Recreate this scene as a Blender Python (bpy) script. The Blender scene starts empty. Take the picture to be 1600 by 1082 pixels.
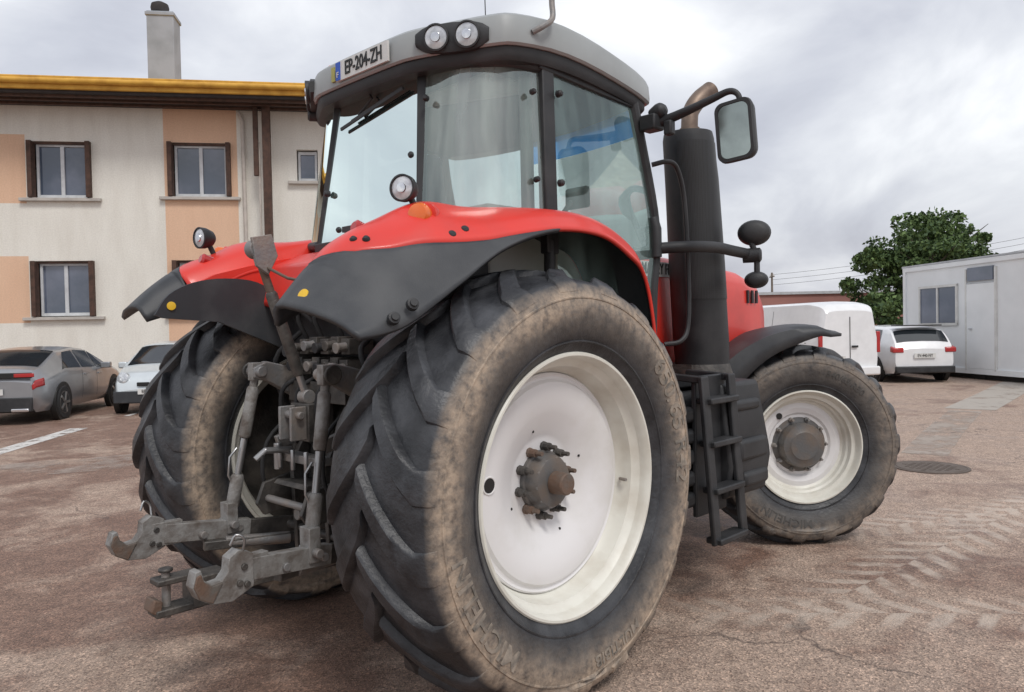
import bpy, math, random
import numpy as np
from mathutils import Vector, Matrix
random.seed(4); rng=np.random.RandomState(7)
sc=bpy.context.scene
COL=sc.collection
rad=math.radians
# ---------------------------------------------------------------- materials
def newmat(name):
    m=bpy.data.materials.new(name); m.use_nodes=True
    nt=m.node_tree; b=nt.nodes["Principled BSDF"]; return m,nt,b
def N(nt,t,**k):
    n=nt.nodes.new(t)
    for a,v in k.items():
        if a.startswith("i_"): n.inputs[a[2:].replace("_"," ")].default_value=v
        else: setattr(n,a,v)
    return n
def ramp(nt,stops):
    r=nt.nodes.new("ShaderNodeValToRGB"); e=r.color_ramp.elements
    while len(e)<len(stops): e.new(0.5)
    for i,(p,c) in enumerate(stops):
        e[i].position=p; e[i].color=(c[0],c[1],c[2],1) if hasattr(c,"__len__") else (c,c,c,1)
    return r
def mixc(nt,fac,a,b,blend="MIX"):
    m=nt.nodes.new("ShaderNodeMix"); m.data_type="RGBA"; m.blend_type=blend
    for idx,v in ((0,fac),(6,a),(7,b)):
        if isinstance(v,bpy.types.NodeSocket): nt.links.new(v,m.inputs[idx])
        elif hasattr(v,"__len__"): m.inputs[idx].default_value=(v[0],v[1],v[2],1)
        else: m.inputs[idx].default_value=v
    return m.outputs[2]
def math_(nt,op,a,b=None,c=None,clamp=False):
    m=nt.nodes.new("ShaderNodeMath"); m.operation=op; m.use_clamp=clamp
    for i,v in enumerate((a,b,c)):
        if v is None: continue
        if isinstance(v,bpy.types.NodeSocket): nt.links.new(v,m.inputs[i])
        else: m.inputs[i].default_value=v
    return m.outputs[0]
def noise(nt,scale,detail=4,vec=None,rough=.55,dist=0):
    n=nt.nodes.new("ShaderNodeTexNoise"); n.inputs["Scale"].default_value=scale; n.inputs["Detail"].default_value=detail
    n.inputs["Roughness"].default_value=rough; n.inputs["Distortion"].default_value=dist
    if vec is None:
        tc=nt.nodes.new("ShaderNodeTexCoord"); vec=tc.outputs["Object"]
    nt.links.new(vec,n.inputs["Vector"]); return n.outputs["Fac"]
def pm(name,c,rough=.5,metal=0,c2=None,scale=4,lo=.4,hi=.7,bump=0,bscale=60,coat=0,spec=.5,rvar=.12):
    m,nt,b=newmat(name)
    b.inputs["Roughness"].default_value=rough; b.inputs["Metallic"].default_value=metal
    b.inputs["Specular IOR Level"].default_value=spec
    b.inputs["Coat Weight"].default_value=coat; b.inputs["Coat Roughness"].default_value=.12
    if c2 is None: c2=tuple(x*.8 for x in c)
    f=noise(nt,scale,6)
    r=ramp(nt,[(lo,0),(hi,1)]); nt.links.new(f,r.inputs[0])
    nt.links.new(mixc(nt,r.outputs[0],c,c2),b.inputs["Base Color"])
    rr=math_(nt,"MULTIPLY_ADD",r.outputs[0],rvar,rough); nt.links.new(rr,b.inputs["Roughness"])
    if bump:
        bn=nt.nodes.new("ShaderNodeBump"); bn.inputs["Strength"].default_value=bump; bn.inputs["Distance"].default_value=.01
        nt.links.new(noise(nt,bscale,3),bn.inputs["Height"]); nt.links.new(bn.outputs[0],b.inputs["Normal"])
    return m
RED=pm("red_paint",(.72,.036,.022),.38,c2=(.56,.045,.035),scale=3,lo=.45,hi=.8,coat=.25)
BLK=pm("black_plastic",(.017,.018,.020),.5,c2=(.040,.040,.042),scale=5,bump=.15,bscale=250)
DUST=pm("dusty_black_plastic",(.034,.037,.042),.5,c2=(.080,.083,.086),scale=3,lo=.45,hi=.75,bump=.1,bscale=200)
RUBB=pm("rubber",(.02,.02,.021),.75)
SILV=pm("silver_roof_paint",(.34,.36,.36),.40,c2=(.28,.295,.295),scale=2)
WHT=pm("white_rim_paint",(.76,.75,.75),.42,c2=(.60,.58,.54),scale=3,lo=.48,hi=.85)
IVO=pm("ivory_rim_paint",(.72,.71,.64),.40,c2=(.50,.45,.37),scale=5,lo=.45,hi=.85)
IRON=pm("greasy_iron",(.060,.058,.056),.5,.5,c2=(.16,.145,.13),scale=9,lo=.35,hi=.7,bump=.35,bscale=60)
GREYM=pm("grey_cast_metal",(.23,.23,.23),.5,.35,c2=(.31,.26,.22),scale=10,lo=.4,hi=.75,bump=.3,bscale=70)
STL=pm("dusty_grey_link_paint",(.27,.265,.255),.55,.15,c2=(.13,.11,.095),scale=14,lo=.42,hi=.68,bump=.35,bscale=70)
RUST=pm("rusty_metal",(.17,.11,.08),.7,.3,c2=(.15,.135,.12),scale=14,bump=.4,bscale=60)
TIPM=pm("heat_stained_pipe",(.24,.18,.14),.5,.6,c2=(.12,.085,.07),scale=7,lo=.35,hi=.65)
HUBM=pm("hub_grey_paint",(.12,.12,.12),.5,.2,c2=(.17,.13,.10),scale=8,bump=.2,bscale=60)
CHR=pm("lamp_reflector",(.75,.76,.78),.12,.9)
LENS=pm("lamp_lens",(.66,.68,.70),.12,.4,c2=(.40,.42,.44),scale=30)
ORG=pm("orange_lens",(.85,.17,.02),.2,coat=.5)
YEL=pm("yellow_reflector",(.80,.50,.03),.3)
OLIVE=pm("faded_sticker",(.45,.42,.12),.5)
REDL=pm("red_lens",(.45,.02,.02),.2,coat=.5)
WPL=pm("plate_white",(.70,.70,.68),.4,c2=(.58,.58,.56)); BLUE=pm("plate_blue",(.02,.10,.55),.4)
INK=pm("black_ink",(.012,.012,.012),.5)
INT=pm("cab_lining",(.52,.52,.49),.8); SEATM=pm("seat_fabric",(.10,.10,.10),.9)
MIRG=pm("mirror_glass",(.30,.34,.33),.05,1.0)
CUP=pm("coupler_metal",(.42,.42,.42),.3,.8)
BLSTRIP,nt,b=newmat("blue_film"); nt.nodes.remove(b)
tl_=N(nt,"ShaderNodeBsdfTranslucent"); tl_.inputs[0].default_value=(.03,.42,1,1); df_=N(nt,"ShaderNodeBsdfDiffuse"); df_.inputs[0].default_value=(.03,.35,.9,1); tr_=N(nt,"ShaderNodeBsdfTransparent"); tr_.inputs[0].default_value=(.10,.45,1,1)
m1_=N(nt,"ShaderNodeMixShader"); m1_.inputs[0].default_value=.35; nt.links.new(tl_.outputs[0],m1_.inputs[1]); nt.links.new(df_.outputs[0],m1_.inputs[2]); m2_=N(nt,"ShaderNodeMixShader"); m2_.inputs[0].default_value=.55; nt.links.new(m1_.outputs[0],m2_.inputs[1]); nt.links.new(tr_.outputs[0],m2_.inputs[2]); nt.links.new(m2_.outputs[0],nt.nodes["Material Output"].inputs[0])
def glass(name,tint,base,k,d0,d1,dc=(.55,.74,.70),rough=.02,vs=.7):
    m,nt,b=newmat(name); nt.nodes.remove(b)
    tr=N(nt,"ShaderNodeBsdfTransparent"); tr.inputs[0].default_value=(*tint,1)
    gl=N(nt,"ShaderNodeBsdfGlossy"); gl.inputs[0].default_value=(.88,1.0,.97,1); gl.inputs["Roughness"].default_value=rough
    fr=N(nt,"ShaderNodeFresnel"); fr.inputs[0].default_value=1.5
    f=math_(nt,"MULTIPLY_ADD",fr.outputs[0],k,base,clamp=True)
    df=N(nt,"ShaderNodeBsdfDiffuse"); df.inputs[0].default_value=(*dc,1)
    tc=N(nt,"ShaderNodeTexCoord"); mp=N(nt,"ShaderNodeMapping"); mp.inputs["Scale"].default_value=(3.5,3.5,vs); nt.links.new(tc.outputs["Object"],mp.inputs[0])
    dn=ramp(nt,[(.40,d0),(.66,d1)]); nt.links.new(noise(nt,1.6,5,mp.outputs[0]),dn.inputs[0])
    m0=N(nt,"ShaderNodeMixShader"); nt.links.new(dn.outputs[0],m0.inputs[0]); nt.links.new(tr.outputs[0],m0.inputs[1]); nt.links.new(df.outputs[0],m0.inputs[2])
    mx=N(nt,"ShaderNodeMixShader"); nt.links.new(f,mx.inputs[0]); nt.links.new(m0.outputs[0],mx.inputs[1]); nt.links.new(gl.outputs[0],mx.inputs[2])
    nt.links.new(mx.outputs[0],nt.nodes["Material Output"].inputs[0]); return m
GLASS=glass("cab_glass",(.90,1.0,.97),.06,.7,.05,.20,(.62,.88,.84))
GLR=glass("cab_rear_glass",(.50,.58,.56),.08,.8,.02,.14)
GLC=glass("cab_corner_glass",(.80,.90,.86),.12,.9,.04,.36,(.66,.74,.70),vs=.12)  # pale upright reflection streaks are painted into the diffuse layer of this pane
CGL=pm("car_glass",(.02,.025,.03),.06,.0,spec=1.0,rvar=.02)
WGL=pm("window_glass",(.06,.08,.12),.05,.0,c2=(.16,.18,.24),scale=.7,spec=1.0,rvar=.02)
def tyremat(name,R,Wd,bead,amt=1.0,face=1.0):
    m,nt,b=newmat(name)
    tc=N(nt,"ShaderNodeTexCoord"); sp=N(nt,"ShaderNodeSeparateXYZ"); nt.links.new(tc.outputs["Object"],sp.inputs[0])
    r=math_(nt,"SQRT",math_(nt,"ADD",math_(nt,"MULTIPLY",sp.outputs[0],sp.outputs[0]),math_(nt,"MULTIPLY",sp.outputs[2],sp.outputs[2])))
    t=math_(nt,"DIVIDE",math_(nt,"SUBTRACT",r,bead),R-bead)
    n1=noise(nt,2.6,6); n2=noise(nt,22,6,rough=.65)
    t2=math_(nt,"ADD",t,math_(nt,"MULTIPLY_ADD",n1,.7,-.35))
    rp=ramp(nt,[(.10,.08),(.36,.20),(.54,.80),(.70,1.0),(.84,.55),(.93,0)]); nt.links.new(t2,rp.inputs[0])
    ay=math_(nt,"ABSOLUTE",sp.outputs[1])
    sd=N(nt,"ShaderNodeMapRange"); sd.inputs[1].default_value=Wd*.44; sd.inputs[2].default_value=Wd*.485; nt.links.new(ay,sd.inputs[0])
    n2r=ramp(nt,[(.32,.15),(.62,1)]); nt.links.new(n2,n2r.inputs[0])
    f=math_(nt,"MULTIPLY",math_(nt,"MULTIPLY",math_(nt,"MULTIPLY",rp.outputs[0],sd.outputs[0]),n2r.outputs[0]),amt)
    r3=ramp(nt,[(.40,(.017,.018,.021)),(.72,(.066,.069,.076))]); nt.links.new(noise(nt,6,8),r3.inputs[0])
    rs_=ramp(nt,[(.35,(.040,.040,.042)),(.7,(.100,.097,.093))]); nt.links.new(noise(nt,9,8),rs_.inputs[0])
    side=mixc(nt,sd.outputs[0],r3.outputs[0],rs_.outputs[0])
    nt.links.new(mixc(nt,f,side,(.48,.375,.28)),b.inputs["Base Color"])
    nt.links.new(math_(nt,"MULTIPLY_ADD",f,.3,.42),b.inputs["Roughness"])
    bn=N(nt,"ShaderNodeBump"); bn.inputs["Strength"].default_value=.4; bn.inputs["Distance"].default_value=.01
    nt.links.new(noise(nt,45,6),bn.inputs["Height"]); nt.links.new(bn.outputs[0],b.inputs["Normal"])
    return m
TYR=tyremat("rear_tyre_rubber",.93,.65,.56,1.0)
TYF=tyremat("front_tyre_rubber",.73,.50,.41,.4)
LET=pm("tyre_lettering",(.32,.27,.22),.8,c2=(.13,.12,.105),scale=16,lo=.40,hi=.62)
LETF=pm("front_tyre_lettering",(.09,.085,.08),.8)
# ---------------------------------------------------------------- mesh builder
class MB:
    def __init__(s): s.v=[];s.f=[];s.m=[];s.mats=[]
    def mi(s,mat):
        if mat not in s.mats: s.mats.append(mat)
        return s.mats.index(mat)
    def add(s,vs,fs,mat):
        o=len(s.v); s.v+= [tuple(map(float,v)) for v in vs]; k=s.mi(mat)
        for f in fs: s.f.append(tuple(o+i for i in f)); s.m.append(k)
        return s
    def box(s,c,d,mat,rot=None,taper=None):
        vs=[]
        for z in(-.5,.5):
            for x,y in((-.5,-.5),(.5,-.5),(.5,.5),(-.5,.5)):
                tx=ty=1
                if taper and z>0: tx,ty=taper
                p=Vector((x*d[0]*tx,y*d[1]*ty,z*d[2]))
                if rot is not None: p=rot@p
                vs.append(p+Vector(c))
        return s.add(vs,[(3,2,1,0),(4,5,6,7),(0,1,5,4),(1,2,6,5),(2,3,7,6),(3,0,4,7)],mat)
    def bar(s,a,b,w,h,mat,up=(0,0,1)):
        a=Vector(a);b=Vector(b);d=(b-a);L=d.length;d.normalize();u=Vector(up)
        sd=d.cross(u)
        if sd.length<1e-4: sd=d.cross(Vector((0,1,0)))
        sd.normalize();u=sd.cross(d)
        M=Matrix((d,sd,u)).transposed()
        return s.box((a+b)/2,(L,w,h),mat,rot=M)
    def tube(s,pts,r,mat,n=12,cap=True,smooth=0):
        if smooth: pts=cr(pts,smooth)
        P=[Vector(p) for p in pts]
        rs=r if hasattr(r,"__len__") else [r]*len(P)
        if hasattr(r,"__len__") and len(r)!=len(P): rs=list(np.interp(np.linspace(0,1,len(P)),np.linspace(0,1,len(r)),r))
        T=[(P[min(i+1,len(P)-1)]-P[max(i-1,0)]).normalized() for i in range(len(P))]
        a=T[0].orthogonal().normalized(); vs=[]
        for i,p in enumerate(P):
            a=(a-T[i]*a.dot(T[i])).normalized(); b=T[i].cross(a)
            for j in range(n):
                t=2*math.pi*j/n; vs.append(p+(a*math.cos(t)+b*math.sin(t))*rs[i])
        fs=[(i*n+j,i*n+(j+1)%n,(i+1)*n+(j+1)%n,(i+1)*n+j) for i in range(len(P)-1) for j in range(n)]
        if cap: fs+=[tuple(range(n-1,-1,-1)),tuple((len(P)-1)*n+j for j in range(n))]
        return s.add(vs,fs,mat)
    def cyl(s,a,b,r,mat,n=20,r2=None): return s.tube([a,b],[r,r if r2 is None else r2],mat,n)
    def prof(s,a,axis,pr,mat,n=28):
        ax=Vector(axis).normalized(); a=Vector(a); e=ax.orthogonal().normalized(); g=ax.cross(e); vs=[]
        for d,r in pr:
            for j in range(n):
                t=2*math.pi*j/n; vs.append(a+ax*d+(e*math.cos(t)+g*math.sin(t))*r)
        fs=[(i*n+j,i*n+(j+1)%n,(i+1)*n+(j+1)%n,(i+1)*n+j) for i in range(len(pr)-1) for j in range(n)]
        fs+=[tuple(range(n-1,-1,-1)),tuple((len(pr)-1)*n+j for j in range(n))]
        return s.add(vs,fs,mat)
    def lathe(s,pr,mat,n=64):
        vs=[(r*math.cos(2*math.pi*j/n),y,r*math.sin(2*math.pi*j/n)) for y,r in pr for j in range(n)]
        fs=[(i*n+j,(i+1)*n+j,(i+1)*n+(j+1)%n,i*n+(j+1)%n) for i in range(len(pr)-1) for j in range(n)]
        return s.add(vs,fs,mat)
    def prism(s,poly,y0,y1,mat,fn=None):
        n=len(poly); vs=[(x,y0,z) for x,z in poly]+[(x,y1,z) for x,z in poly]
        if fn: vs=[fn(*v) for v in vs]
        return s.add(vs,[tuple(range(n)),tuple(range(2*n-1,n-1,-1))]+[(i,i+n,(i+1)%n+n,(i+1)%n) for i in range(n)],mat)
    def grid(s,G,mat,sel=None):
        nr=len(G);nc=len(G[0]); vs=[p for row in G for p in row]
        fs=[(i*nc+j,i*nc+j+1,(i+1)*nc+j+1,(i+1)*nc+j) for i in range(nr-1) for j in range(nc-1) if sel is None or sel(i,j)]
        return s.add(vs,fs,mat)
    def loft(s,rings,mat,cap=True):
        n=len(rings[0]); vs=[p for r in rings for p in r]
        fs=[(i*n+j,i*n+(j+1)%n,(i+1)*n+(j+1)%n,(i+1)*n+j) for i in range(len(rings)-1) for j in range(n)]
        if cap: fs+=[tuple(range(n-1,-1,-1)),tuple((len(rings)-1)*n+j for j in range(n))]
        return s.add(vs,fs,mat)
def cr(pts,n):
    P=np.array(pts,float); out=[]
    Q=np.vstack([2*P[0]-P[1],P,2*P[-1]-P[-2]])
    for i in range(1,len(Q)-2):
        for k in range(n):
            t=k/n; out.append(.5*((2*Q[i])+(-Q[i-1]+Q[i+1])*t+(2*Q[i-1]-5*Q[i]+4*Q[i+1]-Q[i+2])*t*t+(-Q[i-1]+3*Q[i]-3*Q[i+1]+Q[i+2])*t**3))
    out.append(P[-1]); return out
def mk(mb,name,parent=None,loc=(0,0,0),rz=0,bevel=0,label=None,category=None,ang=35,recalc=True,solid=None,kind=None,seg=2):
    me=bpy.data.meshes.new(name); me.from_pydata(mb.v,[],mb.f)
    for m in mb.mats: me.materials.append(m)
    me.polygons.foreach_set("material_index",mb.m)
    if recalc:
        import bmesh
        bm=bmesh.new(); bm.from_mesh(me); bmesh.ops.recalc_face_normals(bm,faces=bm.faces); bm.to_mesh(me); bm.free()
    me.polygons.foreach_set("use_smooth",[True]*len(me.polygons)); me.update()
    me.set_sharp_from_angle(angle=rad(ang))
    o=bpy.data.objects.new(name,me); COL.objects.link(o)
    o.location=loc; o.rotation_euler=(0,0,rz)
    if parent: o.parent=parent
    if solid:
        md=o.modifiers.new("solid","SOLIDIFY"); md.thickness=solid[0]; md.offset=solid[1]; md.material_offset=solid[2] if len(solid)>2 else 0
    if bevel:
        md=o.modifiers.new("bevel","BEVEL"); md.width=bevel; md.segments=seg; md.limit_method="ANGLE"; md.angle_limit=rad(40)
    if label: o["label"]=label
    if category: o["category"]=category
    if kind: o["kind"]=kind
    return o
def empty(name,loc,rz,label,category,group=None):
    o=bpy.data.objects.new(name,None); COL.objects.link(o); o.location=loc; o.rotation_euler=(0,0,rz)
    o["label"]=label;o["category"]=category
    if group:o["group"]=group
    return o
def textmesh(t,size,ext=.002,sx=1.0):
    cu=bpy.data.curves.new("t","FONT"); cu.body=t; cu.size=size; cu.extrude=ext; cu.align_x="CENTER"; cu.align_y="CENTER"; cu.resolution_u=3; cu.offset=size*.012
    ob=bpy.data.objects.new("t",cu); COL.objects.link(ob)
    dg=bpy.context.evaluated_depsgraph_get(); me=bpy.data.meshes.new_from_object(ob.evaluated_get(dg))
    vs=[(v.co.x*sx,v.co.y,v.co.z) for v in me.vertices]; fs=[tuple(p.vertices) for p in me.polygons]
    bpy.data.objects.remove(ob); bpy.data.curves.remove(cu); bpy.data.meshes.remove(me)
    return vs,fs
def put_text(mb,t,size,o,ex,ey,mat,ext=.002,sx=1.0,left=False):
    vs,fs=textmesh(t,size,ext,sx); o=Vector(o);ex=Vector(ex).normalized();ey=Vector(ey).normalized();ez=ex.cross(ey)
    mb.add([o+ex*v[0]+ey*v[1]+ez*v[2] for v in vs],fs,mat)

# ================================================================ TRACTOR
TR=empty("tractor",(0,0,0),0,"large red farm tractor with silver cab roof standing on a yard","tractor")
# ---- tyres
def tyre(R,W,bead,nl,lug,zc,mat,side,texts=()):
    mb=MB(); h=W/2; Rc=R-lug
    half=[(h*.76,bead-.015),(h*.80,bead+.012),(h*.88,bead+.05),(h*.965,bead+(Rc-bead)*.36),(h*1.0,bead+(Rc-bead)*.54),(h*.985,bead+(Rc-bead)*.70),(h*.92,bead+(Rc-bead)*.86),(h*.80,Rc-.026),(h*.60,Rc-.010),(h*.3,Rc),(0,Rc+.002)]
    half=[tuple(p) for p in cr(half,3)]
    full=[(y,r) for y,r in half]+[(-y,r) for y,r in half[::-1][1:]]
    mb.lathe(full,mat,120)
    path=half[::-1]; d=[0]
    for i in range(1,len(path)): d.append(d[-1]+math.dist(path[i],path[i-1]))
    path=np.array(path); d=np.array(d)
    Lend=np.interp(bead+(Rc-bead)*.78,path[::-1,1][:],d[::-1])
    ns=14
    for sgn in(-1,1):
        for k in range(nl):
            a0=2*math.pi*(k+(.5 if sgn>0 else 0))/nl
            jit=.92+.16*((k*7+3)%5)/4
            rows=[]
            for i in range(ns):
                t=i/(ns-1); s_=-.02+t*(Lend+.02); ss=abs(s_)
                y=np.interp(ss,d,path[:,0]); r=np.interp(ss,d,path[:,1]); 
                if s_<0: y=-y
                e=.03; y2=np.interp(ss+e,d,path[:,0]); r2=np.interp(ss+e,d,path[:,1]); y1=np.interp(max(ss-e,0),d,path[:,0]); r1=np.interp(max(ss-e,0),d,path[:,1])
                ty,tr=y2-y1,r2-r1; L=math.hypot(ty,tr); nr_,ny_=ty/L,-tr/L
                tl=min(1,t/.76)
                a=a0+(.34*(tl**.85))*(.955/R)**.5
                hh=lug*jit*(1 if t<.60 else max(.05,1-((t-.60)/.40)**.9*.95))
                wt=(.044+.026*t)*R/.955; wb=wt+.014
                if i==0: wt*=.8
                sgy=(1 if s_>=0 else -1)
                yo=y+ny_*hh*sgy; ro=r+nr_*hh; ym=y+ny_*hh*.72*sgy; rm=r+nr_*hh*.72
                yi=y-ny_*.012; ri=r-nr_*.012
                row=[]
                for (rr,yy,w) in((ri,yi,-wb),(rm,ym,-wt),(ro,yo,-wt+.013),(ro,yo,wt-.013),(rm,ym,wt),(ri,yi,wb)):
                    aa=a+w/R; row.append((rr*math.cos(aa),sgn*yy,rr*math.sin(aa)))
                rows.append(row)
            n=6; vs=[p for r_ in rows for p in r_]
            fs=[(i*n+j,i*n+j+1,(i+1)*n+j+1,(i+1)*n+j) for i in range(ns-1) for j in range(n-1)]
            fs+=[(5,4,3,2,1,0),tuple((ns-1)*n+j for j in range(n))]
            mb.add(vs,fs,mat)
    pp=np.array(half)
    for (t,size,rc,ac,m_) in texts:
        vs,fs=textmesh(t,size,.003,1.12)
        out=[]
        for x,y,z in vs:
            rr=rc+y; a=ac-x/rc*1.0
            yy=np.interp(rr,pp[:,1][:],pp[:,0])+.001+max(z,0)
            out.append((rr*math.cos(a),side*yy,rr*math.sin(a)))
        mb.add(out,fs,m_)
    for rr in (bead+(Rc-bead)*.16,bead+(Rc-bead)*.70):
        yy=np.interp(rr,pp[:,1],pp[:,0])
        for sg in(-1,1):
            mb.lathe([(sg*(yy-.006),rr-.007),(sg*(yy+.004),rr-.003),(sg*(yy+.004),rr+.003),(sg*(yy-.006),rr+.007)],mat,96)
    mb.v=[(x,y*(1+ (.05 if z<-zc+.12 else 0)),max(z,-zc+.002)) for x,y,z in mb.v]
    return mb
def wheel_rear(y,side):
    zc=.918
    mb=MB(); s=side
    mb.prof((0,0,0),(0,s,0),[(-.02,.09),(.045,.135),(.075,.135),(.08,.125),(.115,.118),(.135,.105),(.14,.085),(.14,.048),(.205,.045),(.21,.04)],HUBM,36)
    mb.prof((0,s*.142,0),(0,s,0),[(0,.050),(.066,.048),(.072,.043)],RUST,28)
    for k in range(10):
        a=2*math.pi*(k+.3)/10; c=Vector((math.cos(a)*.150,0,math.sin(a)*.150))
        mb.prof(c+Vector((0,s*.056,0)),(0,s,0),[(0,.022),(.012,.022),(.014,.018),(.042,.018),(.043,.011),(.078,.010)],IRON if k%3 else RUST,8)
    for k in range(10):
        a=2*math.pi*k/10+.1; c=Vector((math.cos(a)*.102,s*.115,math.sin(a)*.102)); mb.prof(c,(0,s,0),[(0,.010),(.018,.009)],GREYM,6)
    w=mk(mb,"wheel",TR,(0,y,zc),ang=30)
    mb=MB()
    mb.lathe([(s*a,b) for a,b in [(.236,.548),(.243,.566),(.256,.568),(.262,.562),(.262,.552),(.250,.542),(.232,.538),(.212,.536),(.190,.520),(.182,.507),(.150,.500),(.120,.492),(.105,.480),(.04,.478),(-.18,.482),(-.21,.50),(-.23,.536),(-.26,.55),(-.262,.566),(-.24,.568),(-.236,.548)]],IVO,120)
    mb.lathe([(s*a,b) for a,b in [(.075,.482),(.112,.476),(.118,.468),(.112,.458),(.114,.448),(.130,.436),(.136,.41),(.132,.37),(.118,.31),(.112,.30),(.092,.24),(.066,.205),(.058,.18),(.056,.10)]],WHT,96)
    mb.lathe([(s*a,b) for a,b in [(.07,.482),(.08,.44),(.10,.40),(.06,.25),(.04,.10)]],IRON,64)
    a=3.02; c=Vector((math.cos(a)*.398,s*.1345,math.sin(a)*.398)); mb.prof(c,(0,s,0),[(0,.033),(.003,.030)],INK,20)
    mb.tube([c+Vector((.034*math.cos(q),s*.002,.034*math.sin(q))) for q in np.linspace(0,2*math.pi,20)],.004,WHT,6)
    for q in range(4):
        a=q*math.pi/2+.35; c=Vector((math.cos(a)*.24,s*.092,math.sin(a)*.24)); mb.prof(c,(0,s,0),[(-.004,.006),(.002,.006)],INK,10)
    mb.tube([(.485*math.cos(-.12),s*.135,.485*math.sin(-.12)),(.475*math.cos(-.12),s*.155,.475*math.sin(-.12)),(.472*math.cos(-.12),s*.18,.472*math.sin(-.12))],.008,GREYM,8)
    mk(mb,"rim",w,ang=28)
    tx=[("650/65 R42",.125,.735,rad(18),LET),("MICHELIN",.110,.735,rad(212),LET),("MULTIBIB",.070,.745,rad(285),LET)]
    mk(tyre(.93,.64,.56,19,.034,zc,TYR,side,tx),"tyre",w,ang=38)
    return w
wheel_rear(-.98,-1); wheel_rear(.98,1)
def wheel_front(loc,rz,side):
    zc=.70; s=side; mb=MB()
    mb.prof((0,0,0),(0,s,0),[(-.05,.13),(.04,.20),(.06,.20),(.07,.165),(.135,.160),(.15,.15),(.155,.11),(.162,.10),(.162,.03)],HUBM,40)
    for k in range(10):
        a=2*math.pi*k/10; c=Vector((math.cos(a)*.19,s*.06,math.sin(a)*.19)); mb.prof(c,(0,s,0),[(0,.018),(.02,.017),(.022,.01),(.05,.009)],GREYM,8)
    w=mk(mb,"wheel",TR,loc,rz,ang=30)
    mb=MB()
    mb.lathe([(s*a,b) for a,b in [(.190,.395),(.197,.408),(.210,.408),(.213,.398),(.200,.388),(.180,.384),(.165,.372),(.158,.350),(.125,.345),(.115,.330),(.085,.322),(.075,.305),(-.12,.32),(-.16,.37),(-.20,.39),(-.21,.405),(-.19,.405)]],IVO,96)
    mb.lathe([(s*a,b) for a,b in [(.07,.315),(.078,.30),(.085,.27),(.075,.235),(.06,.22),(.055,.10)]],WHT,80)
    a=2.2; c=Vector((math.cos(a)*.262,s*.084,math.sin(a)*.262)); mb.prof(c,(0,s,0),[(0,.024),(.004,.022)],INK,16)
    mk(mb,"rim",w,ang=28)
    mk(tyre(.73,.50,.405,18,.034,zc,TYF,side,[("540/65 R30",.06,.54,rad(60),LETF),("MICHELIN",.08,.54,rad(250),LETF)]),"tyre",w,ang=38)
    return w
STEER=-.735
wheel_front((3.03,-.856,.70),STEER,-1); wheel_front((2.98,.93,.70),STEER,1)
# ---- rear fenders
ST=[[(-1.03,-.62,1.62),(-1.06,-.68,1.69),(-1.05,-.85,1.67),(-1.01,-1.0,1.625),(-.98,-1.10,1.57)],
[(-.90,-.60,1.69),(-.94,-.68,1.825),(-.93,-.85,1.80),(-.89,-1.01,1.705),(-.87,-1.11,1.585)],
[(-.75,-.57,1.82),(-.80,-.67,1.945),(-.79,-.85,1.925),(-.77,-1.0,1.81),(-.74,-1.11,1.63)],
[(-.50,-.56,1.95),(-.50,-.66,2.065),(-.50,-.85,2.045),(-.52,-1.0,1.94),(-.50,-1.11,1.775)],
[(-.20,-.56,1.98),(-.20,-.66,2.12),(-.20,-.85,2.11),(-.22,-1.0,2.045),(-.25,-1.11,1.925)],
[(.10,-.6,2.03),(.10,-.68,2.150),(.10,-.88,2.145),(.09,-1.02,2.105),(.08,-1.11,2.02)],
[(.40,-.6,2.03),(.40,-.70,2.150),(.40,-.9,2.140),(.40,-1.02,2.11),(.41,-1.10,2.02)],
[(.64,-.65,2.0),(.66,-.72,2.09),(.66,-.9,2.08),(.65,-1.02,2.04),(.64,-1.09,1.94)],
[(.80,-.65,1.85),(.81,-.72,1.96),(.82,-.9,1.95),(.81,-1.02,1.92),(.78,-1.08,1.85)],
[(.90,-.65,1.6),(.91,-.72,1.66),(.92,-.9,1.65),(.91,-1.02,1.63),(.87,-1.07,1.63)],
[(.98,-.65,1.2),(.99,-.72,1.2),(1.0,-.9,1.2),(.99,-1.0,1.2),(.96,-1.05,1.2)]]
ns_=8
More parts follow.
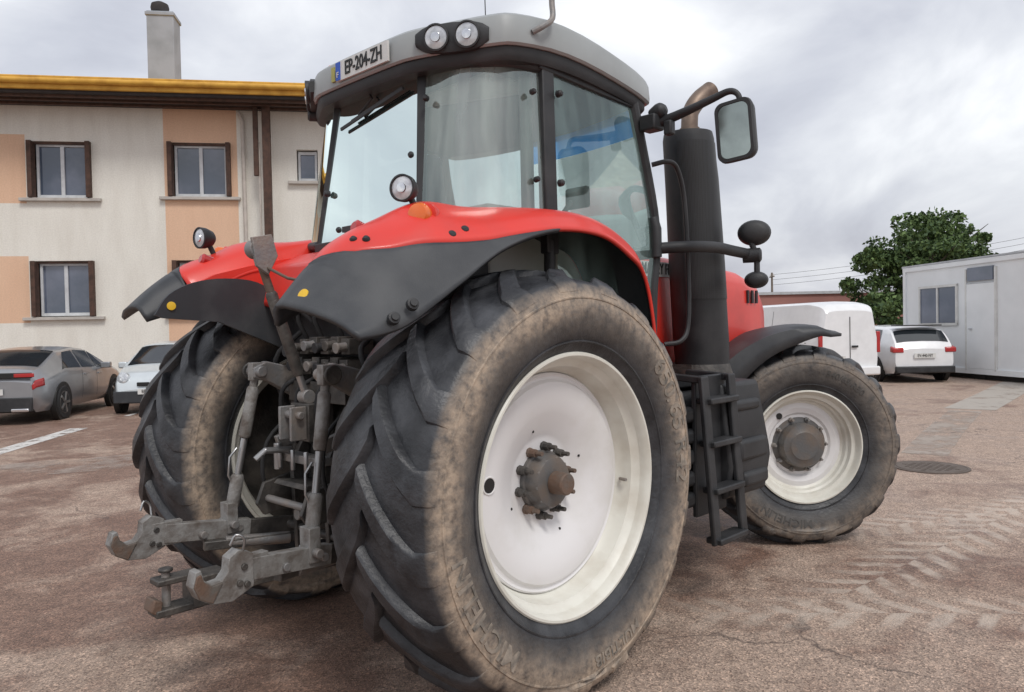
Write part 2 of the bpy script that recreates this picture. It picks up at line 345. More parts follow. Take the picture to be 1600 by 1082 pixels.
def fender(side):
    sg=1 if side<0 else -1
    S_=ST
    if side>0:
        S_=[[(p[0],p[1],p[2]) if j<2 else (p[0],p[1],s[1][2]-(s[1][2]-p[2])*.35) for j,p in enumerate(s)] if i<4 else s for i,s in enumerate(ST)]
        lift=[.045,.02,-.02,-.03,-.02,0,0,0,0,0,0]
        S_=[[(p[0],p[1],p[2]+lift[i]) for p in s] for i,s in enumerate(S_)]
    cols=[cr([s[j] for s in S_],ns_) for j in range(5)]
    G=[np.array(cr([cols[j][i] for j in range(5)],8)) for i in range(len(cols[0]))]
    vpar=np.arange(G[0].shape[0])/8
    def hump(p):
        x,y,z=p
        z+=.050*math.exp(-((x+.46)/.20)**2-((y+.79)/.11)**2)+.025*math.exp(-((x+.52)/.14)**2-((y+.93)/.06)**2)+.022*math.exp(-((x+.76)/.10)**2-((y+.80)/.08)**2)
        return (x,y*sg,z)
    def samp(i,va,vb,n):
        out=[]
        for q in range(n+1):
            v=va+(vb-va)*q/n; out.append(hump([np.interp(v,vpar,G[i][:,c]) for c in range(3)]))
        return out
    sh=0 if side<0 else .55
    lim=lambda st:np.interp(st-sh,[1.10,1.2,1.4,1.75,2.3,3,3.8,4.6,5.2,11],[0,.8,1.5,2.15,2.65,3.10,3.60,3.90,4.0,4.0])
    nst=len(G); i0=int((1.10+sh)*ns_)+1
    red=[samp(i,0,lim(i/ns_),20) for i in range(i0,nst)]
    iend=int((5.2+sh)*ns_)
    blk=[samp(i,0 if i<i0 else lim(i/ns_),4,12) for i in range(0,min(iend,nst))]
    a=MB().grid(red,RED); a.mi(BLK); b=MB().grid(blk,DUST)
    def fix(mb):
        f=mb.f[len(mb.f)//2]; p=[Vector(mb.v[k]) for k in f]; n=(p[1]-p[0]).cross(p[2]-p[0])
        if n.z<0: mb.f=[tuple(reversed(f)) for f in mb.f]
    fix(a);fix(b)
    fo=mk(a,"fender",TR,recalc=False,solid=(.018,-1,1),ang=70)
    mk(b,"fender_extension",fo,recalc=False,solid=(.022,-.85),ang=70)
    Y=lambda y:y*sg
    zl=0 if side<0 else -.02
    h=MB(); c=Vector((-.52,Y(-.88),2.055+zl)); h.prof(c,(-1,Y(-.45),.05),[(-.05,.04),(0,.048),(.015,.048),(.03,.040),(.035,.02)],ORG,24)
    mk(h,"turn_signal",fo)
    h=MB(); h.prof(c+Vector((.03,0,0)),(-1,Y(-.45),.05),[(-.09,.03),(-.03,.05),(0,.052),(.01,.050)],RED,24); mk(h,"lamp_housing",fo)
    h=MB(); h.prof((-.68,Y(-.70),2.0+zl),(-1,0,.3),[(-.03,.03),(0,.03),(.03,.032),(.04,.02)],REDL,18)
    mk(h,"marker_lamp",fo)
    if side<0:
        for x,y,z,r in[(-.80,-.82,1.945,.011),(-.77,-.86,1.945,.011),(-.45,-.99,1.975,.013),(-.38,-.99,2.0,.013)]:
            h=MB(); h.prof((x,Y(y),z-.012),(-.55,Y(-.5),.8),[(0,r*1.5),(.014,r*1.4),(.022,r*.8)],BLK,12); mk(h,"bolt",fo)
        for x,y,z in[(-.84,-1.105,1.63),(-.76,-1.112,1.68)]:
            h=MB(); h.prof((x,Y(y),z),(-.35,Y(-1),.35),[(0,.024),(.02,.022),(.022,.015),(.03,.013)],BLK,14); mk(h,"bolt",fo)
        h=MB(); h.prof((-1.005,-.80,1.722),(-.85,-.25,.45),[(0,.024),(.014,.023),(.015,.017)],YEL,18); mk(h,"reflector",fo)
    else:
        h=MB(); h.prof((-.94,.547,1.735),(-.25,-1,0),[(-.01,.022),(.010,.021),(.011,.015)],YEL,18); mk(h,"reflector",fo)
    h=MB()
    if side>0:
        pl=cr([(-1.02,0,1.69),(-.95,0,1.79),(-.82,0,1.855),(-.66,0,1.88),(-.48,0,1.865),(-.34,0,1.78),(-.22,0,1.66),(-.18,0,1.50)],4)
        h.prism([(p[0],p[2]) for p in pl]+[(-.32,1.50),(-.70,1.655),(-.98,1.675)],.545,.565,DUST)
        h.prism([(-.80,1.85),(-.48,1.85),(-.2,1.60),(-.05,1.60),(-.05,2.04),(-.3,2.0),(-.52,1.95),(-.70,1.90)],.568,.60,RED)
    h.prism([(-.07,1.3),(-.05,2.05),(.9,2.05),(1.0,1.1),(.2,1.0)],Y(-.60),Y(-.63),BLK)
    mk(h,"inner_panel",fo)
fender(-1);fender(1)
def worklight(parent,c,axis,r,mount=None,name="work_light"):
    h=MB(); ax=Vector(axis).normalized(); c=Vector(c)
    h.prof(c,tuple(ax),[(-.075,r*.45),(-.06,r*.75),(-.02,r*1.02),(.012,r*1.05),(.014,r*.92),(.004,r*.9)],BLK,28)
    h.prof(c,tuple(ax),[(.003,r*.9),(.008,r*.88),(.013,r*.5),(.014,.001)],LENS,28)
    h.prof(c,tuple(ax),[(.012,r*.42),(.019,r*.36),(.02,.01)],CHR,20)
    if mount: h.tube([c-ax*.03,mount],.014,BLK,10)
    mk(h,name,parent,ang=40)
worklight(TR,(-.51,-.76,2.18),(-1,-.42,-.02),.055,(-.44,-.77,2.08))
worklight(TR,(-.68,.77,2.11),(-1,-.15,-.02),.055,(-.58,.77,1.96))
# ---- cab frame
CB=MB()
def mir(p):return(p[0],-p[1],p[2])
for m_ in(lambda p:p,mir):
    P=lambda *q:m_(q)
    CB.bar(P(-.055,.36,2.89),P(-.16,.445,2.0),.045,.04,BLK)
    CB.bar(P(.36,.79,2.90),P(.33,.83,1.95),.05,.085,BLK,up=(1,0,0))
    CB.tube([P(1.08,.80,2.88),P(1.14,.82,2.6),P(1.23,.83,2.25),P(1.25,.83,2.02),P(1.21,.83,1.75),P(1.18,.83,1.2)],.032,BLK,10,smooth=4)
    CB.tube([P(.33,.83,2.02),P(.32,.83,1.6),P(.5,.83,1.25),P(1.18,.83,1.22)],.03,BLK,8)
    CB.bar(P(.30,.79,2.875),P(1.12,.79,2.83),.06,.06,BLK)
    CB.tube([P(-.06,.36,2.86),P(.02,.62,2.86),P(.20,.75,2.86),P(.36,.79,2.86)],.03,BLK,8,smooth=4)
    CB.tube([P(-.16,.44,2.07),P(-.06,.68,2.09),P(.12,.79,2.10),P(.33,.83,2.10)],.028,BLK,8,smooth=4)
CB.bar((-.06,-.37,2.87),(-.06,.37,2.87),.05,.05,BLK)
CB.bar((-.16,-.45,2.05),(-.16,.45,2.05),.05,.06,BLK)
CB.bar((1.10,-.8,2.87),(1.10,.8,2.87),.05,.04,BLK)
CB.bar((1.25,-.8,2.0),(1.25,.8,2.0),.05,.05,BLK)
CB.box((.5,0,1.15),(1.4,1.62,.08),BLK)
CB.prism([(-.19,2.03),(-.30,1.5),(-.25,1.2),(1.2,1.2),(1.2,1.5),(-.1,1.5),(-.1,2.03)],-.56,.56,BLK)
CB.box((1.2,0,1.65),(.05,1.2,.8),BLK)
CAB=mk(CB,"cab",TR,bevel=.006)
h=MB(); h.prism([(-.20,2.03),(-.40,1.95),(-.45,1.74),(-.30,1.70),(-.12,2.03)],-.585,.585,RED); mk(h,"cab_rear_panel",TR,bevel=.02,seg=3)
def pane(name,G_,mat=GLASS,**k):
    h=MB(); h.grid(G_,mat); return mk(h,name,CAB,recalc=False,ang=60,**k)
def lerp(a,b,t): return tuple(a[i]+(b[i]-a[i])*t for i in range(3))
pane("rear_window",[[lerp((-.165,y,2.07),(-.065,y*.35/.43,2.86),t) for y in np.linspace(-.42,.42,9)] for t in(0,.5,1)],GLR)
XW=lambda z:np.interp(z,[1.98,2.25,2.6,2.84],[1.29,1.27,1.17,1.11])
for m_ in(lambda p:p,mir):
    bot=cr([(-.165,.45,2.08),(-.09,.64,2.10),(.08,.78,2.11),(.31,.835,2.11)],4); top=cr([(-.065,.37,2.86),(.0,.58,2.86),(.14,.73,2.86),(.33,.79,2.86)],4)
    pane("corner_window",[[m_(lerp(b,t_,q)) for b,t_ in zip(bot,top)] for q in(0,.5,1)],GLC)
    zs=np.linspace(1.27,2.85,8)
    rows=[]
    for z in zs:
        xa=np.interp(z,[1.27,1.5,2.0,2.85],[.55,.38,.37,.40]); xb=np.interp(z,[1.2,1.75,2.02,2.25,2.6,2.88],[1.17,1.20,1.24,1.22,1.13,1.07]); yo=np.interp(z,[1.3,2.0,2.6,2.88],[.835,.845,.825,.80])
        rows.append([m_((x,yo,z)) for x in np.linspace(xa,xb,5)])
    pane("door_window",rows)
pane("windscreen",[[(XW(z)+.12*(1-(y/.8)**2)-.02,y,z) for y in np.linspace(-.8,.8,11)] for z in np.linspace(2.0,2.85,5)])
h=MB(); h.grid([[(XW(z)+.12*(1-(y/.8)**2)-.03,y,z) for y in np.linspace(-.78,.12,9)] for z in(2.66,2.84)],BLSTRIP); mk(h,"sun_strip",CAB,recalc=False)
for p,ax,r in[((-.115,-.45,2.70),(-1,-.7,0),.016),((-.16,-.49,2.16),(-1,-.7,0),.016),((.41,-.84,2.74),(0,-1,0),.018),((.40,-.85,2.30),(0,-1,0),.018),((-.11,-.33,2.45),(-1,0,0),.018),((-.15,.25,2.14),(-1,0,0),.018),((-.15,.36,2.35),(-1,0,0),.018),((.24,-.82,2.72),(-.3,-1,0),.015),((.24,-.835,2.30),(-.3,-1,0),.015)]:
    h=MB(); h.prof(p,ax,[(-.01,r),(.012,r*.9),(.02,r*.5)],BLK,12); mk(h,"window_hinge",CAB)
h=MB(); h.box((-.175,.12,2.13),(.03,.10,.03),BLK); mk(h,"window_handle",CAB)
h=MB(); h.tube([(-.085,.05,2.85),(-.10,.0,2.80),(-.10,.12,2.74)],.007,BLK,8); h.bar((-.108,-.27,2.79),(-.112,.27,2.69),.010,.016,BLK); h.bar((-.10,-.25,2.80),(-.105,.18,2.72),.008,.008,BLK)
mk(h,"wiper",CAB)
h=MB(); h.prism([(.15,1.75),(.62,1.72),(.64,1.84),(.30,1.86),(.24,2.0),(.16,2.5),(.05,2.5),(.10,1.9)],-.25,.25,SEATM); h.box((.07,0,2.60),(.09,.26,.16),SEATM); h.box((.38,0,1.55),(.4,.4,.4),SEATM)
h.box((.42,-.32,1.98),(.36,.08,.06),SEATM); h.box((.42,.32,1.98),(.36,.08,.06),SEATM)
mk(h,"seat",CAB,bevel=.03,seg=3)
h=MB(); h.tube([(.82+.05*math.sin(q),.19*math.cos(q),2.10+.18*math.sin(q)) for q in np.linspace(0,2*math.pi,28)],.014,SEATM,8); h.tube([(.82,0,2.10),(1.05,0,1.8),(1.12,0,1.3)],[.03,.05,.09],SEATM,10); h.bar((.82,-.18,2.1),(.82,.18,2.1),.02,.02,SEATM)
mk(h,"steering_wheel",CAB)
h=MB(); h.box((.55,-.52,1.85),(.9,.24,.7),INT); h.box((.55,.58,1.75),(.9,.12,.75),INT); h.box((1.1,0,1.75),(.12,.5,.5),SEATM); h.box((.9,-.55,2.32),(.04,.16,.12),SEATM); h.tube([(.7,-.5,2.1),(.85,-.55,2.3)],.015,SEATM)
h.box((.02,0,2.02),(.12,.8,.2),INT)
h.box((.35,.62,2.35),(.05,.05,.9),INT); h.box((.32,-.70,2.45),(.05,.06,.8),INT)
mk(h,"console",CAB,bevel=.02)
h=MB(); h.box((.56,0,2.845),(.84,1.25,.03),INT); mk(h,"headliner",CAB)
# ---- roof
RP=[(-.20,0),(-.195,.28),(-.175,.42),(-.08,.60),(.02,.77),(.12,.845),(.45,.875),(.85,.87),(1.16,.85),(1.24,.78),(1.30,.45),(1.32,0)]
RP=[tuple(p) for p in cr(RP,3)]
RPf=[(x,-y) for x,y in RP]+[(x,y) for x,y in RP[::-1][1:-1]]
def rring(sx,z,fd=1.0):
    cx=.55
    out=[]
    for x,y in RPf:
        xx=cx+(x-cx)*sx; yy=y*sx
        drop=-.10*fd*max(0,(xx-.45)/.75)**1.5-.055*fd*max(0,(.35-xx)/.5)**1.3
        out.append((xx,yy,z+drop))
    return out
h=MB(); h.loft([rring(.93,2.93,.8),rring(.985,2.925,.8),rring(.998,2.935,.8),rring(1.0,2.96,.85),rring(.995,3.04,1),rring(.982,3.07),rring(.955,3.085),rring(.86,3.10),rring(.65,3.115),rring(.3,3.12)],SILV)
ROOF=mk(h,"roof",TR,ang=30)
h=MB(); h.loft([rring(.90,2.855,.6),rring(.955,2.86,.65),rring(.972,2.885,.7),rring(.972,2.93,.8),rring(.90,2.935,.8)],BLK); mk(h,"roof_underside",ROOF,ang=50)
for sg in(-1,1):
    a=Vector((-.175,sg*.47,0)); b=Vector((.02,sg*.785,0)); d=(b-a).normalized(); n=Vector((-abs(d.y),sg*abs(d.x),0)).normalized()
    h=MB(); rings=[]
    for t,hz in[(-.01,.03),(.025,.052),(.06,.064),(.17,.069),(.27,.064),(.315,.050),(.345,.03)]:
        c=a+d*t; rings.append([tuple(c+n*o+Vector((0,0,2.953+zz*hz))) for o,zz in((-.06,-1),(-.004,-1),(.006,-.6),(.006,.6),(-.004,1),(-.06,1))])
    h.loft(rings,BLK); mk(h,"light_housing",ROOF,ang=50)
    for t in(.095,.245):
        c=a+d*t+n*.010; worklight(ROOF,(c.x,c.y,2.952),tuple(n+Vector((0,0,-.08))),.060)
h=MB(); h.box((-.209,-.07,2.945),(.012,.44,.098),WPL); h.box((-.217,.130,2.945),(.004,.038,.092),BLUE)
put_text(h,"EP-204-ZH",.098,(-.217,-.09,2.945),(0,-1,0),(0,0,1),INK,.002,.72); put_text(h,"F",.04,(-.220,.130,2.925),(0,-1,0),(0,0,1),WPL)
mk(h,"licence_plate",ROOF)
h=MB(); h.box((-.203,.190,2.945),(.010,.032,.075),OLIVE); mk(h,"sticker",ROOF)
h=MB(); h.prof((-.06,.42,3.0),(0,0,1),[(0,.04),(.03,.04),(.06,.035),(.08,.02),(.085,.005)],ORG,18); mk(h,"beacon",ROOF)
h=MB(); h.tube([(.20,-.86,2.98),(.24,-.90,3.01),(.30,-.90,3.06),(.31,-.89,3.14),(.31,-.89,3.22)],.014,GREYM,10,smooth=4); h.prof((.31,-.89,3.20),(0,0,1),[(0,.022),(.03,.022),(.04,.014),(.08,.014),(.09,.02),(.12,.02)],BLK,12)
mk(h,"antenna_bracket",ROOF)
h=MB(); h.tube([(.25,-.5,3.08),(.24,-.5,3.6)],.003,BLK,6); mk(h,"antenna",ROOF)
h=MB(); h.prof((.03,.70,2.88),(-1,.6,0),[(0,.035),(.06,.035),(.07,.025)],BLK,16); mk(h,"side_lamp",ROOF)
# ---- hood
def hs(x,w,zt,zb,dr=.10):
    pts=[(w*.90,zb),(w,zb+.08),(w*1.0,zt-.30),(w*.97,zt-dr),(w*.80,zt-dr*.35),(w*.45,zt-.01),(0,zt)]
    pts=[tuple(p) for p in cr(pts,3)]
    return [(x,-y,z) for y,z in pts]+[(x,y,z) for y,z in pts[::-1][1:]]
h=MB(); h.loft([hs(1.30,.53,2.12,1.30),hs(1.9,.52,2.09,1.32),hs(2.5,.51,2.06,1.34),hs(2.95,.50,2.03,1.30),hs(3.25,.48,1.96,1.2),hs(3.42,.44,1.84,1.15),hs(3.48,.38,1.66,1.15)],RED)
HOOD=mk(h,"hood",TR,ang=50)
for sg in(-1,1):
    h=MB(); h.box((1.98,sg*.522,1.955),(1.20,.014,.095),WPL)
    put_text(h,"MASSEY FERGUSON",.100,(1.87,sg*.531,1.955),(1 if sg<0 else -1,0,0),(0,0,1),INK,.002,.72)
    mk(h,"name_strip",HOOD)
    for k in range(3):
        h=MB(); h.box((3.02+k*.07,sg*.503,1.80),(.025,.014,.10),BLK); mk(h,"air_slot",HOOD)
h=MB(); h.box((3.48,0,1.5),(.04,.5,.5),BLK); mk(h,"front_grille",HOOD)
# ---- chassis
h=MB()
h.box((2.3,0,1.05),(2.1,.62,.55),IRON); h.box((.6,0,.95),(1.9,.60,.62),IRON); h.box((3.3,0,.85),(.5,.5,.5),IRON)
h.cyl((0,-.70,.92),(0,.70,.92),.17,IRON,24)
h.prof((0,-.66,.92),(0,-1,0),[(0,.22),(.10,.24),(.12,.24)],IRON,28); h.prof((0,.66,.92),(0,1,0),[(0,.22),(.10,.24),(.12,.24)],IRON,28)
h.prism([(-.42,.55),(-.46,.75),(-.42,1.15),(-.30,1.32),(.2,1.36),(.3,.5)],-.27,.27,IRON)
h.cyl((2.95,-.70,.66),(2.95,.70,.66),.10,IRON,16); h.box((2.95,0,.66),(.3,.5,.26),IRON)
for sg in(-1,1): h.prof((3.0,sg*.62,.70),(0,sg,0),[(0,.12),(.12,.14),(.16,.1)],IRON,20)
CH=mk(h,"chassis",TR,bevel=.015)
h=MB(); h.prof((-.44,0,.72),(-1,0,0),[(0,.07),(.04,.07),(.05,.03),(.16,.028)],GREYM,20); h.prism([(-.44,.86),(-.62,.88),(-.64,.86),(-.44,.82)],-.14,.14,IRON)
mk(h,"power_takeoff",TR,bevel=.004)
h=MB()
h.box((-.44,-.02,1.30),(.10,.50,.10),IRON)
for i,(y,z) in enumerate([(-.2,1.42),(-.12,1.43),(-.04,1.42),(.04,1.43),(.12,1.42),(.20,1.43),(-.22,1.52),(-.13,1.53),(-.04,1.52),(.06,1.53),(.15,1.52),(.24,1.5)]):
    h.box((-.38,y,z),(.14,.065,.075),IRON); h.prof((-.44,y,z),(-1,0,-.1),[(0,.022),(.05,.022),(.052,.026),(.065,.026)],[GREYM,IRON,BLK][i%3],14)
for y in(-.24,-.10,.08,.22): h.tube([(-.38,y,1.55),(-.42,y*1.1,1.68),(-.32,y,1.76),(-.22,y,1.70)],.013,RUBB,8,smooth=4)
for y in(-.16,.02,.17): h.tube([(-.44,y,1.38),(-.54,y+.04,1.30),(-.52,y+.05,1.12),(-.44,y,1.0)],.012,RUBB,8,smooth=4)
h.tube([(-.40,.24,1.6),(-.50,.34,1.45),(-.40,.40,1.2),(-.2,.36,1.1)],.014,RUBB,8,smooth=4)
h.tube([(-.36,-.28,1.55),(-.46,-.36,1.50),(-.44,-.40,1.38),(-.30,-.38,1.25)],.014,RUBB,8,smooth=4)
h.tube([(-.40,.10,1.62),(-.48,.16,1.72),(-.44,.26,1.70),(-.34,.32,1.58)],.011,RUBB,8,smooth=4)
mk(h,"hydraulic_coupler",TR,bevel=.004)
h=MB()
h.box((-.50,0,1.16),(.14,.16,.18),IRON); h.box((-.60,.05,1.16),(.10,.018,.16),GREYM); h.box((-.60,-.05,1.16),(.10,.018,.16),GREYM); h.cyl((-.61,-.09,1.2),(-.61,.09,1.2),.018,GREYM)
h.prism([(-.44,.50),(-.52,.50),(-.54,.95),(-.48,1.05),(-.44,1.05)],.13,.16,IRON); h.prism([(-.44,.50),(-.52,.50),(-.54,.95),(-.48,1.05),(-.44,1.05)],-.16,-.13,IRON)
h.box((-.54,.0,.98),(.08,.34,.04),GREYM); h.cyl((-.60,.16,.92),(-.60,.16,1.05),.02,CUP); h.tube([(-.56,.10,1.02),(-.70,.10,1.03),(-.74,.12,.99)],.016,CUP,10)
h.prism([(-.44,1.05),(-.58,1.02),(-.60,1.08),(-.46,1.12)],.17,.20,GREYM); h.prism([(-.44,1.05),(-.58,1.02),(-.60,1.08),(-.46,1.12)],-.20,-.17,GREYM)
h.prism([(-.46,.72),(-.66,.70),(-.70,.76),(-.66,.86),(-.46,.90)],.19,.215,IRON); h.prism([(-.46,.72),(-.66,.70),(-.70,.76),(-.66,.86),(-.46,.90)],-.215,-.19,IRON)
h.cyl((-.64,-.24,.78),(-.64,.24,.78),.018,GREYM,12); h.cyl((-.50,-.24,.62),(-.50,.24,.62),.02,IRON,12)
for y in(-.10,.02,.14): h.cyl((-.60,y,.93),(-.60,y,1.03),.012,CUP,8)
h.tube([(-.46,-.2,1.2),(-.58,-.24,1.1),(-.60,-.25,.9),(-.50,-.25,.74)],.011,RUBB,8,smooth=4); h.tube([(-.46,.22,1.2),(-.60,.26,1.05),(-.62,.27,.85),(-.5,.28,.7)],.011,RUBB,8,smooth=4)
mk(h,"hitch_frame",TR,bevel=.005)
h=MB(); q=-.05
h.bar((-.1,0,.46),(-1.00+q,0,.48),.08,.06,IRON); h.box((-1.00+q,0,.49),(.16,.12,.13),IRON); h.box((-1.13+q,0,.560),(.18,.09,.026),IRON); h.box((-1.13+q,0,.435),(.20,.10,.032),IRON)
h.cyl((-1.17+q,0,.40),(-1.17+q,0,.60),.018,GREYM); h.prof((-1.17+q,0,.595),(0,0,1),[(0,.030),(.016,.030)],IRON,14)
h.prism([(-1.21+q,.42),(-1.25+q,.45),(-1.235+q,.50),(-1.20+q,.485)],-.045,.045,RUST)
mk(h,"drawbar",TR,bevel=.006)
for sg in(-1,1):
    Y=lambda y:y*sg
    o_=.035
    h=MB()
    h.bar((-.05,Y(.27),.56),(-.70,Y(.365),.615),.035,.085,IRON); h.bar((-.66,Y(.36),.615),(-1.06,Y(.415),.62+o_),.055,.088,STL); h.bar((-.98,Y(.405),.62+o_),(-1.14,Y(.425),.62+o_),.045,.11,STL)
    for x in(-.72,-.9): h.cyl((x,Y(.33),.625),(x,Y(.44),.625),.018,GREYM,12)
    claw=[(-1.06,.56),(-1.06,.69),(-1.12,.715),(-1.16,.69),(-1.165,.64),(-1.19,.61),(-1.23,.605),(-1.26,.63),(-1.27,.67),(-1.29,.665),(-1.305,.61),(-1.28,.56),(-1.23,.53),(-1.15,.52)]
    claw=[(a,b+o_) for a,b in claw]
    h.prism(claw,Y(.40),Y(.46),STL)
    h.prism([(a,b+o_) for a,b in [(-1.19,.605),(-1.23,.60),(-1.262,.625),(-1.272,.655),(-1.288,.65),(-1.30,.61),(-1.28,.562),(-1.23,.535)]],Y(.392),Y(.468),RUST)
    for x,z in((-1.10,.68),(-1.12,.62),(-1.09,.61)): h.cyl((x,Y(.39),z),(x,Y(.47),z),.013,IRON,10)
    h.tube([(-1.10,Y(.45),.735),(-1.10,Y(.47),.79),(-1.13,Y(.46),.81),(-1.15,Y(.45),.77)],.006,CUP,6,smooth=3)
    mk(h,"lower_link",TR,bevel=.006)
    h=MB()
    h.prism([(-.12,1.22),(-.22,1.36),(-.58,1.45),(-.65,1.42),(-.65,1.37),(-.58,1.35),(-.25,1.16)],Y(.28),Y(.33),GREYM); h.cyl((-.62,Y(.25),1.40),(-.62,Y(.38),1.40),.028,GREYM,16)
    h.prof((-.62,Y(.37),1.40),(0,sg,0),[(0,.045),(.012,.045)],IRON,18)
    mk(h,"lift_arm",TR,bevel=.006)
    h=MB(); T=Vector((-.62,Y(.32),1.40)); B=Vector((-.755,Y(.375),.65)); d=(B-T)
    h.tube([T,T+d*.12],.020,STL,14); h.tube([T+d*.10,T+d*.12,T+d*.42,T+d*.44],[.024,.030,.030,.024],STL,16); h.tube([T+d*.44,T+d*.70],.017,CUP,14); h.tube([T+d*.68,T+d*.70,T+d*.88,T+d*.9],[.026,.033,.033,.026],STL,12)
    h.box(B+Vector((0,0,.03)),(.055,.08,.15),STL); h.cyl(B+Vector((0,Y(-.07),0)),B+Vector((0,Y(.08),0)),.020,GREYM,12)
    h.box(T,(.065,.05,.09),STL); h.tube([T+d*.5+Vector((-.03,0,0)),T+d*.56+Vector((-.06,0,0)),T+d*.68+Vector((-.05,0,0)),T+d*.74+Vector((-.02,0,0))],.007,CUP,6)
    mk(h,"lift_rod",TR,bevel=.005)
    h=MB(); h.bar((-.42,Y(.22),.55),(-.90,Y(.35),.57),.045,.045,IRON); h.tube([(-.5,Y(.24),.55),(-.8,Y(.33),.57)],.03,GREYM,12); mk(h,"stabiliser",TR,bevel=.005)
    h=MB(); h.tube([(-.30,Y(.36),.70),(-.36,Y(.37),1.25)],.045,IRON,16); h.tube([(-.36,Y(.37),1.2),(-.40,Y(.34),1.38)],.025,CUP,12); mk(h,"lift_cylinder",TR)
h=MB()
T=Vector((-.76,.02,1.98)); B=Vector((-.53,0,1.28)); d=B-T
h.tube([T,T+d*.10],[.024,.028],GREYM,14); h.tube([T+d*.08,T+d*.30],.02,RUST,12); h.tube([T+d*.28,T+d*.30,T+d*.82,T+d*.85],[.022,.028,.028,.022],IRON,16); h.tube([T+d*.84,B],.018,CUP,12); h.prof(T+Vector((0,-.03,0)),(0,1,0),[(0,.045),(.06,.045)],GREYM,20); h.prof(B+Vector((0,-.03,0)),(0,1,0),[(0,.035),(.06,.035)],GREYM,20)
h.prism([(-.80,2.03),(-.70,2.05),(-.67,1.95),(-.72,1.86),(-.78,1.90)],-.02,.0,GREYM); h.tube([T+d*.1,T+d*.2+Vector((.03,-.14,0)),T+d*.3+Vector((.1,-.18,.05))],.008,RUST,6)
mk(h,"top_link",TR,bevel=.004)
# ---- exhaust
h=MB(); n=40
rings=[]
for z,r,dx in[(1.33,.155,0),(1.34,.17,0),(1.50,.176,0),(2.0,.173,0),(2.45,.165,-.0),(2.75,.158,-.01),(2.79,.150,-.01)]:
    rings.append([(1.91-(z-1.35)*.085+dx+r*math.cos(2*math.pi*j/n),-.74+r*1.0*math.sin(2*math.pi*j/n),z) for j in range(n)])
h.loft(rings,BLK)
def exx(z): return 1.91-(z-1.35)*.085
mperf,ntp,bp_=newmat("perforated_black_steel")
tc=N(ntp,"ShaderNodeTexCoord"); vo=N(ntp,"ShaderNodeTexVoronoi",feature="F1"); vo.inputs["Scale"].default_value=85; vo.inputs["Randomness"].default_value=0.1; ntp.links.new(tc.outputs["Object"],vo.inputs["Vector"])
rr_=ramp(ntp,[(.3,(.017,.017,.017)),(.5,(.025,.026,.028))]); ntp.links.new(vo.outputs["Distance"],rr_.inputs[0]); ntp.links.new(rr_.outputs[0],bp_.inputs["Base Color"]); bp_.inputs["Roughness"].default_value=.5
EX=mk(h,"exhaust_stack",TR,ang=40)
h2=MB(); rf=lambda z:np.interp(z,[1.5,2.0,2.45,2.75],[.176,.173,.165,.158])+.004
h2.grid([[(exx(z)-.01*(z>2.6)+rf(z)*math.cos(t),-.74+rf(z)*math.sin(t),z) for t in np.linspace(rad(-175),rad(-60),24)] for z in np.linspace(1.75,2.72,10)],mperf)
mk(h2,"heat_shield",EX,recalc=False)
h=MB(); h.tube([(1.80,-.74,2.74),(1.80,-.74,2.86),(1.82,-.74,2.94),(1.88,-.76,3.02),(1.98,-.79,3.09)],[.054,.052,.052,.056,.062],TIPM,24,smooth=5,cap=False); h.tube([(1.80,-.74,2.78),(1.80,-.74,2.83)],.062,TIPM,24)
mk(h,"exhaust_tip",EX)
h=MB(); h.prof((1.91,-.74,1.22),(0,0,1),[(0,.19),(.06,.19),(.12,.172)],IRON,28); h.box((1.88,-.62,1.28),(.3,.3,.12),IRON); mk(h,"exhaust_base",EX)
# ---- mirror, lights on arm, grab rail
h=MB(); h.tube([(1.12,-.84,2.71),(1.16,-.93,2.715),(1.17,-1.10,2.745),(1.18,-1.25,2.78),(1.19,-1.34,2.80),(1.20,-1.385,2.77),(1.20,-1.39,2.70)],[.028,.028,.022,.018,.015,.015],BLK,12,smooth=5); h.box((1.13,-.90,2.71),(.10,.10,.085),BLK); h.prof((1.15,-.93,2.77),(.2,-1,.3),[(-.05,.03),(0,.045),(.03,.045),(.05,.02)],BLK,16)
h.box((1.15,-1.0,2.67),(.05,.05,.08),BLK)
MA=mk(h,"mirror_arm",TR,bevel=.01)
mo=Vector((1.19,-1.370,2.59)); mrx=Matrix.Rotation(rad(2),3,"Z")@Matrix.Rotation(rad(-4),3,"X")
def rr2(w,hh,r,o,n=6):
    out=[]
    for cx,cz,a0 in((w-r,hh-r,0),(-w+r,hh-r,90),(-w+r,-hh+r,180),(w-r,-hh+r,270)):
        for k in range(n): 
            a=rad(a0+90*k/(n-1)); out.append(mo+mrx@Vector((o,cx+r*math.cos(a),cz+r*math.sin(a))))
    return out
h=MB(); h.loft([rr2(.065,.11,.05,.07),rr2(.095,.15,.05,.045),rr2(.104,.160,.05,0),rr2(.100,.156,.045,-.02),rr2(.084,.140,.04,-.02),rr2(.082,.138,.04,-.012)],BLK)
MI=mk(h,"mirror",MA,ang=50)
h=MB(); h.loft([rr2(.083,.139,.04,-.013),rr2(.082,.138,.04,-.0145)],MIRG); mk(h,"mirror_glass",MI)
h=MB(); h.tube([(1.24,-.86,2.03),(1.34,-.98,2.035),(1.55,-1.04,2.04),(1.75,-1.05,2.03),(1.92,-1.06,2.02)],.033,BLK,14,smooth=5); h.tube([(1.22,-.86,1.98),(1.22,-.86,2.14),(1.22,-.84,2.2)],.03,BLK)
h.tube([(1.92,-1.08,2.10),(1.94,-1.11,2.0),(1.94,-1.11,1.90)],.018,BLK,10); h.prof((1.93,-1.08,2.01),(.4,-1,0),[(-.05,.045),(.05,.045),(.06,.03)],BLK,16)
AR=mk(h,"lamp_arm",TR)
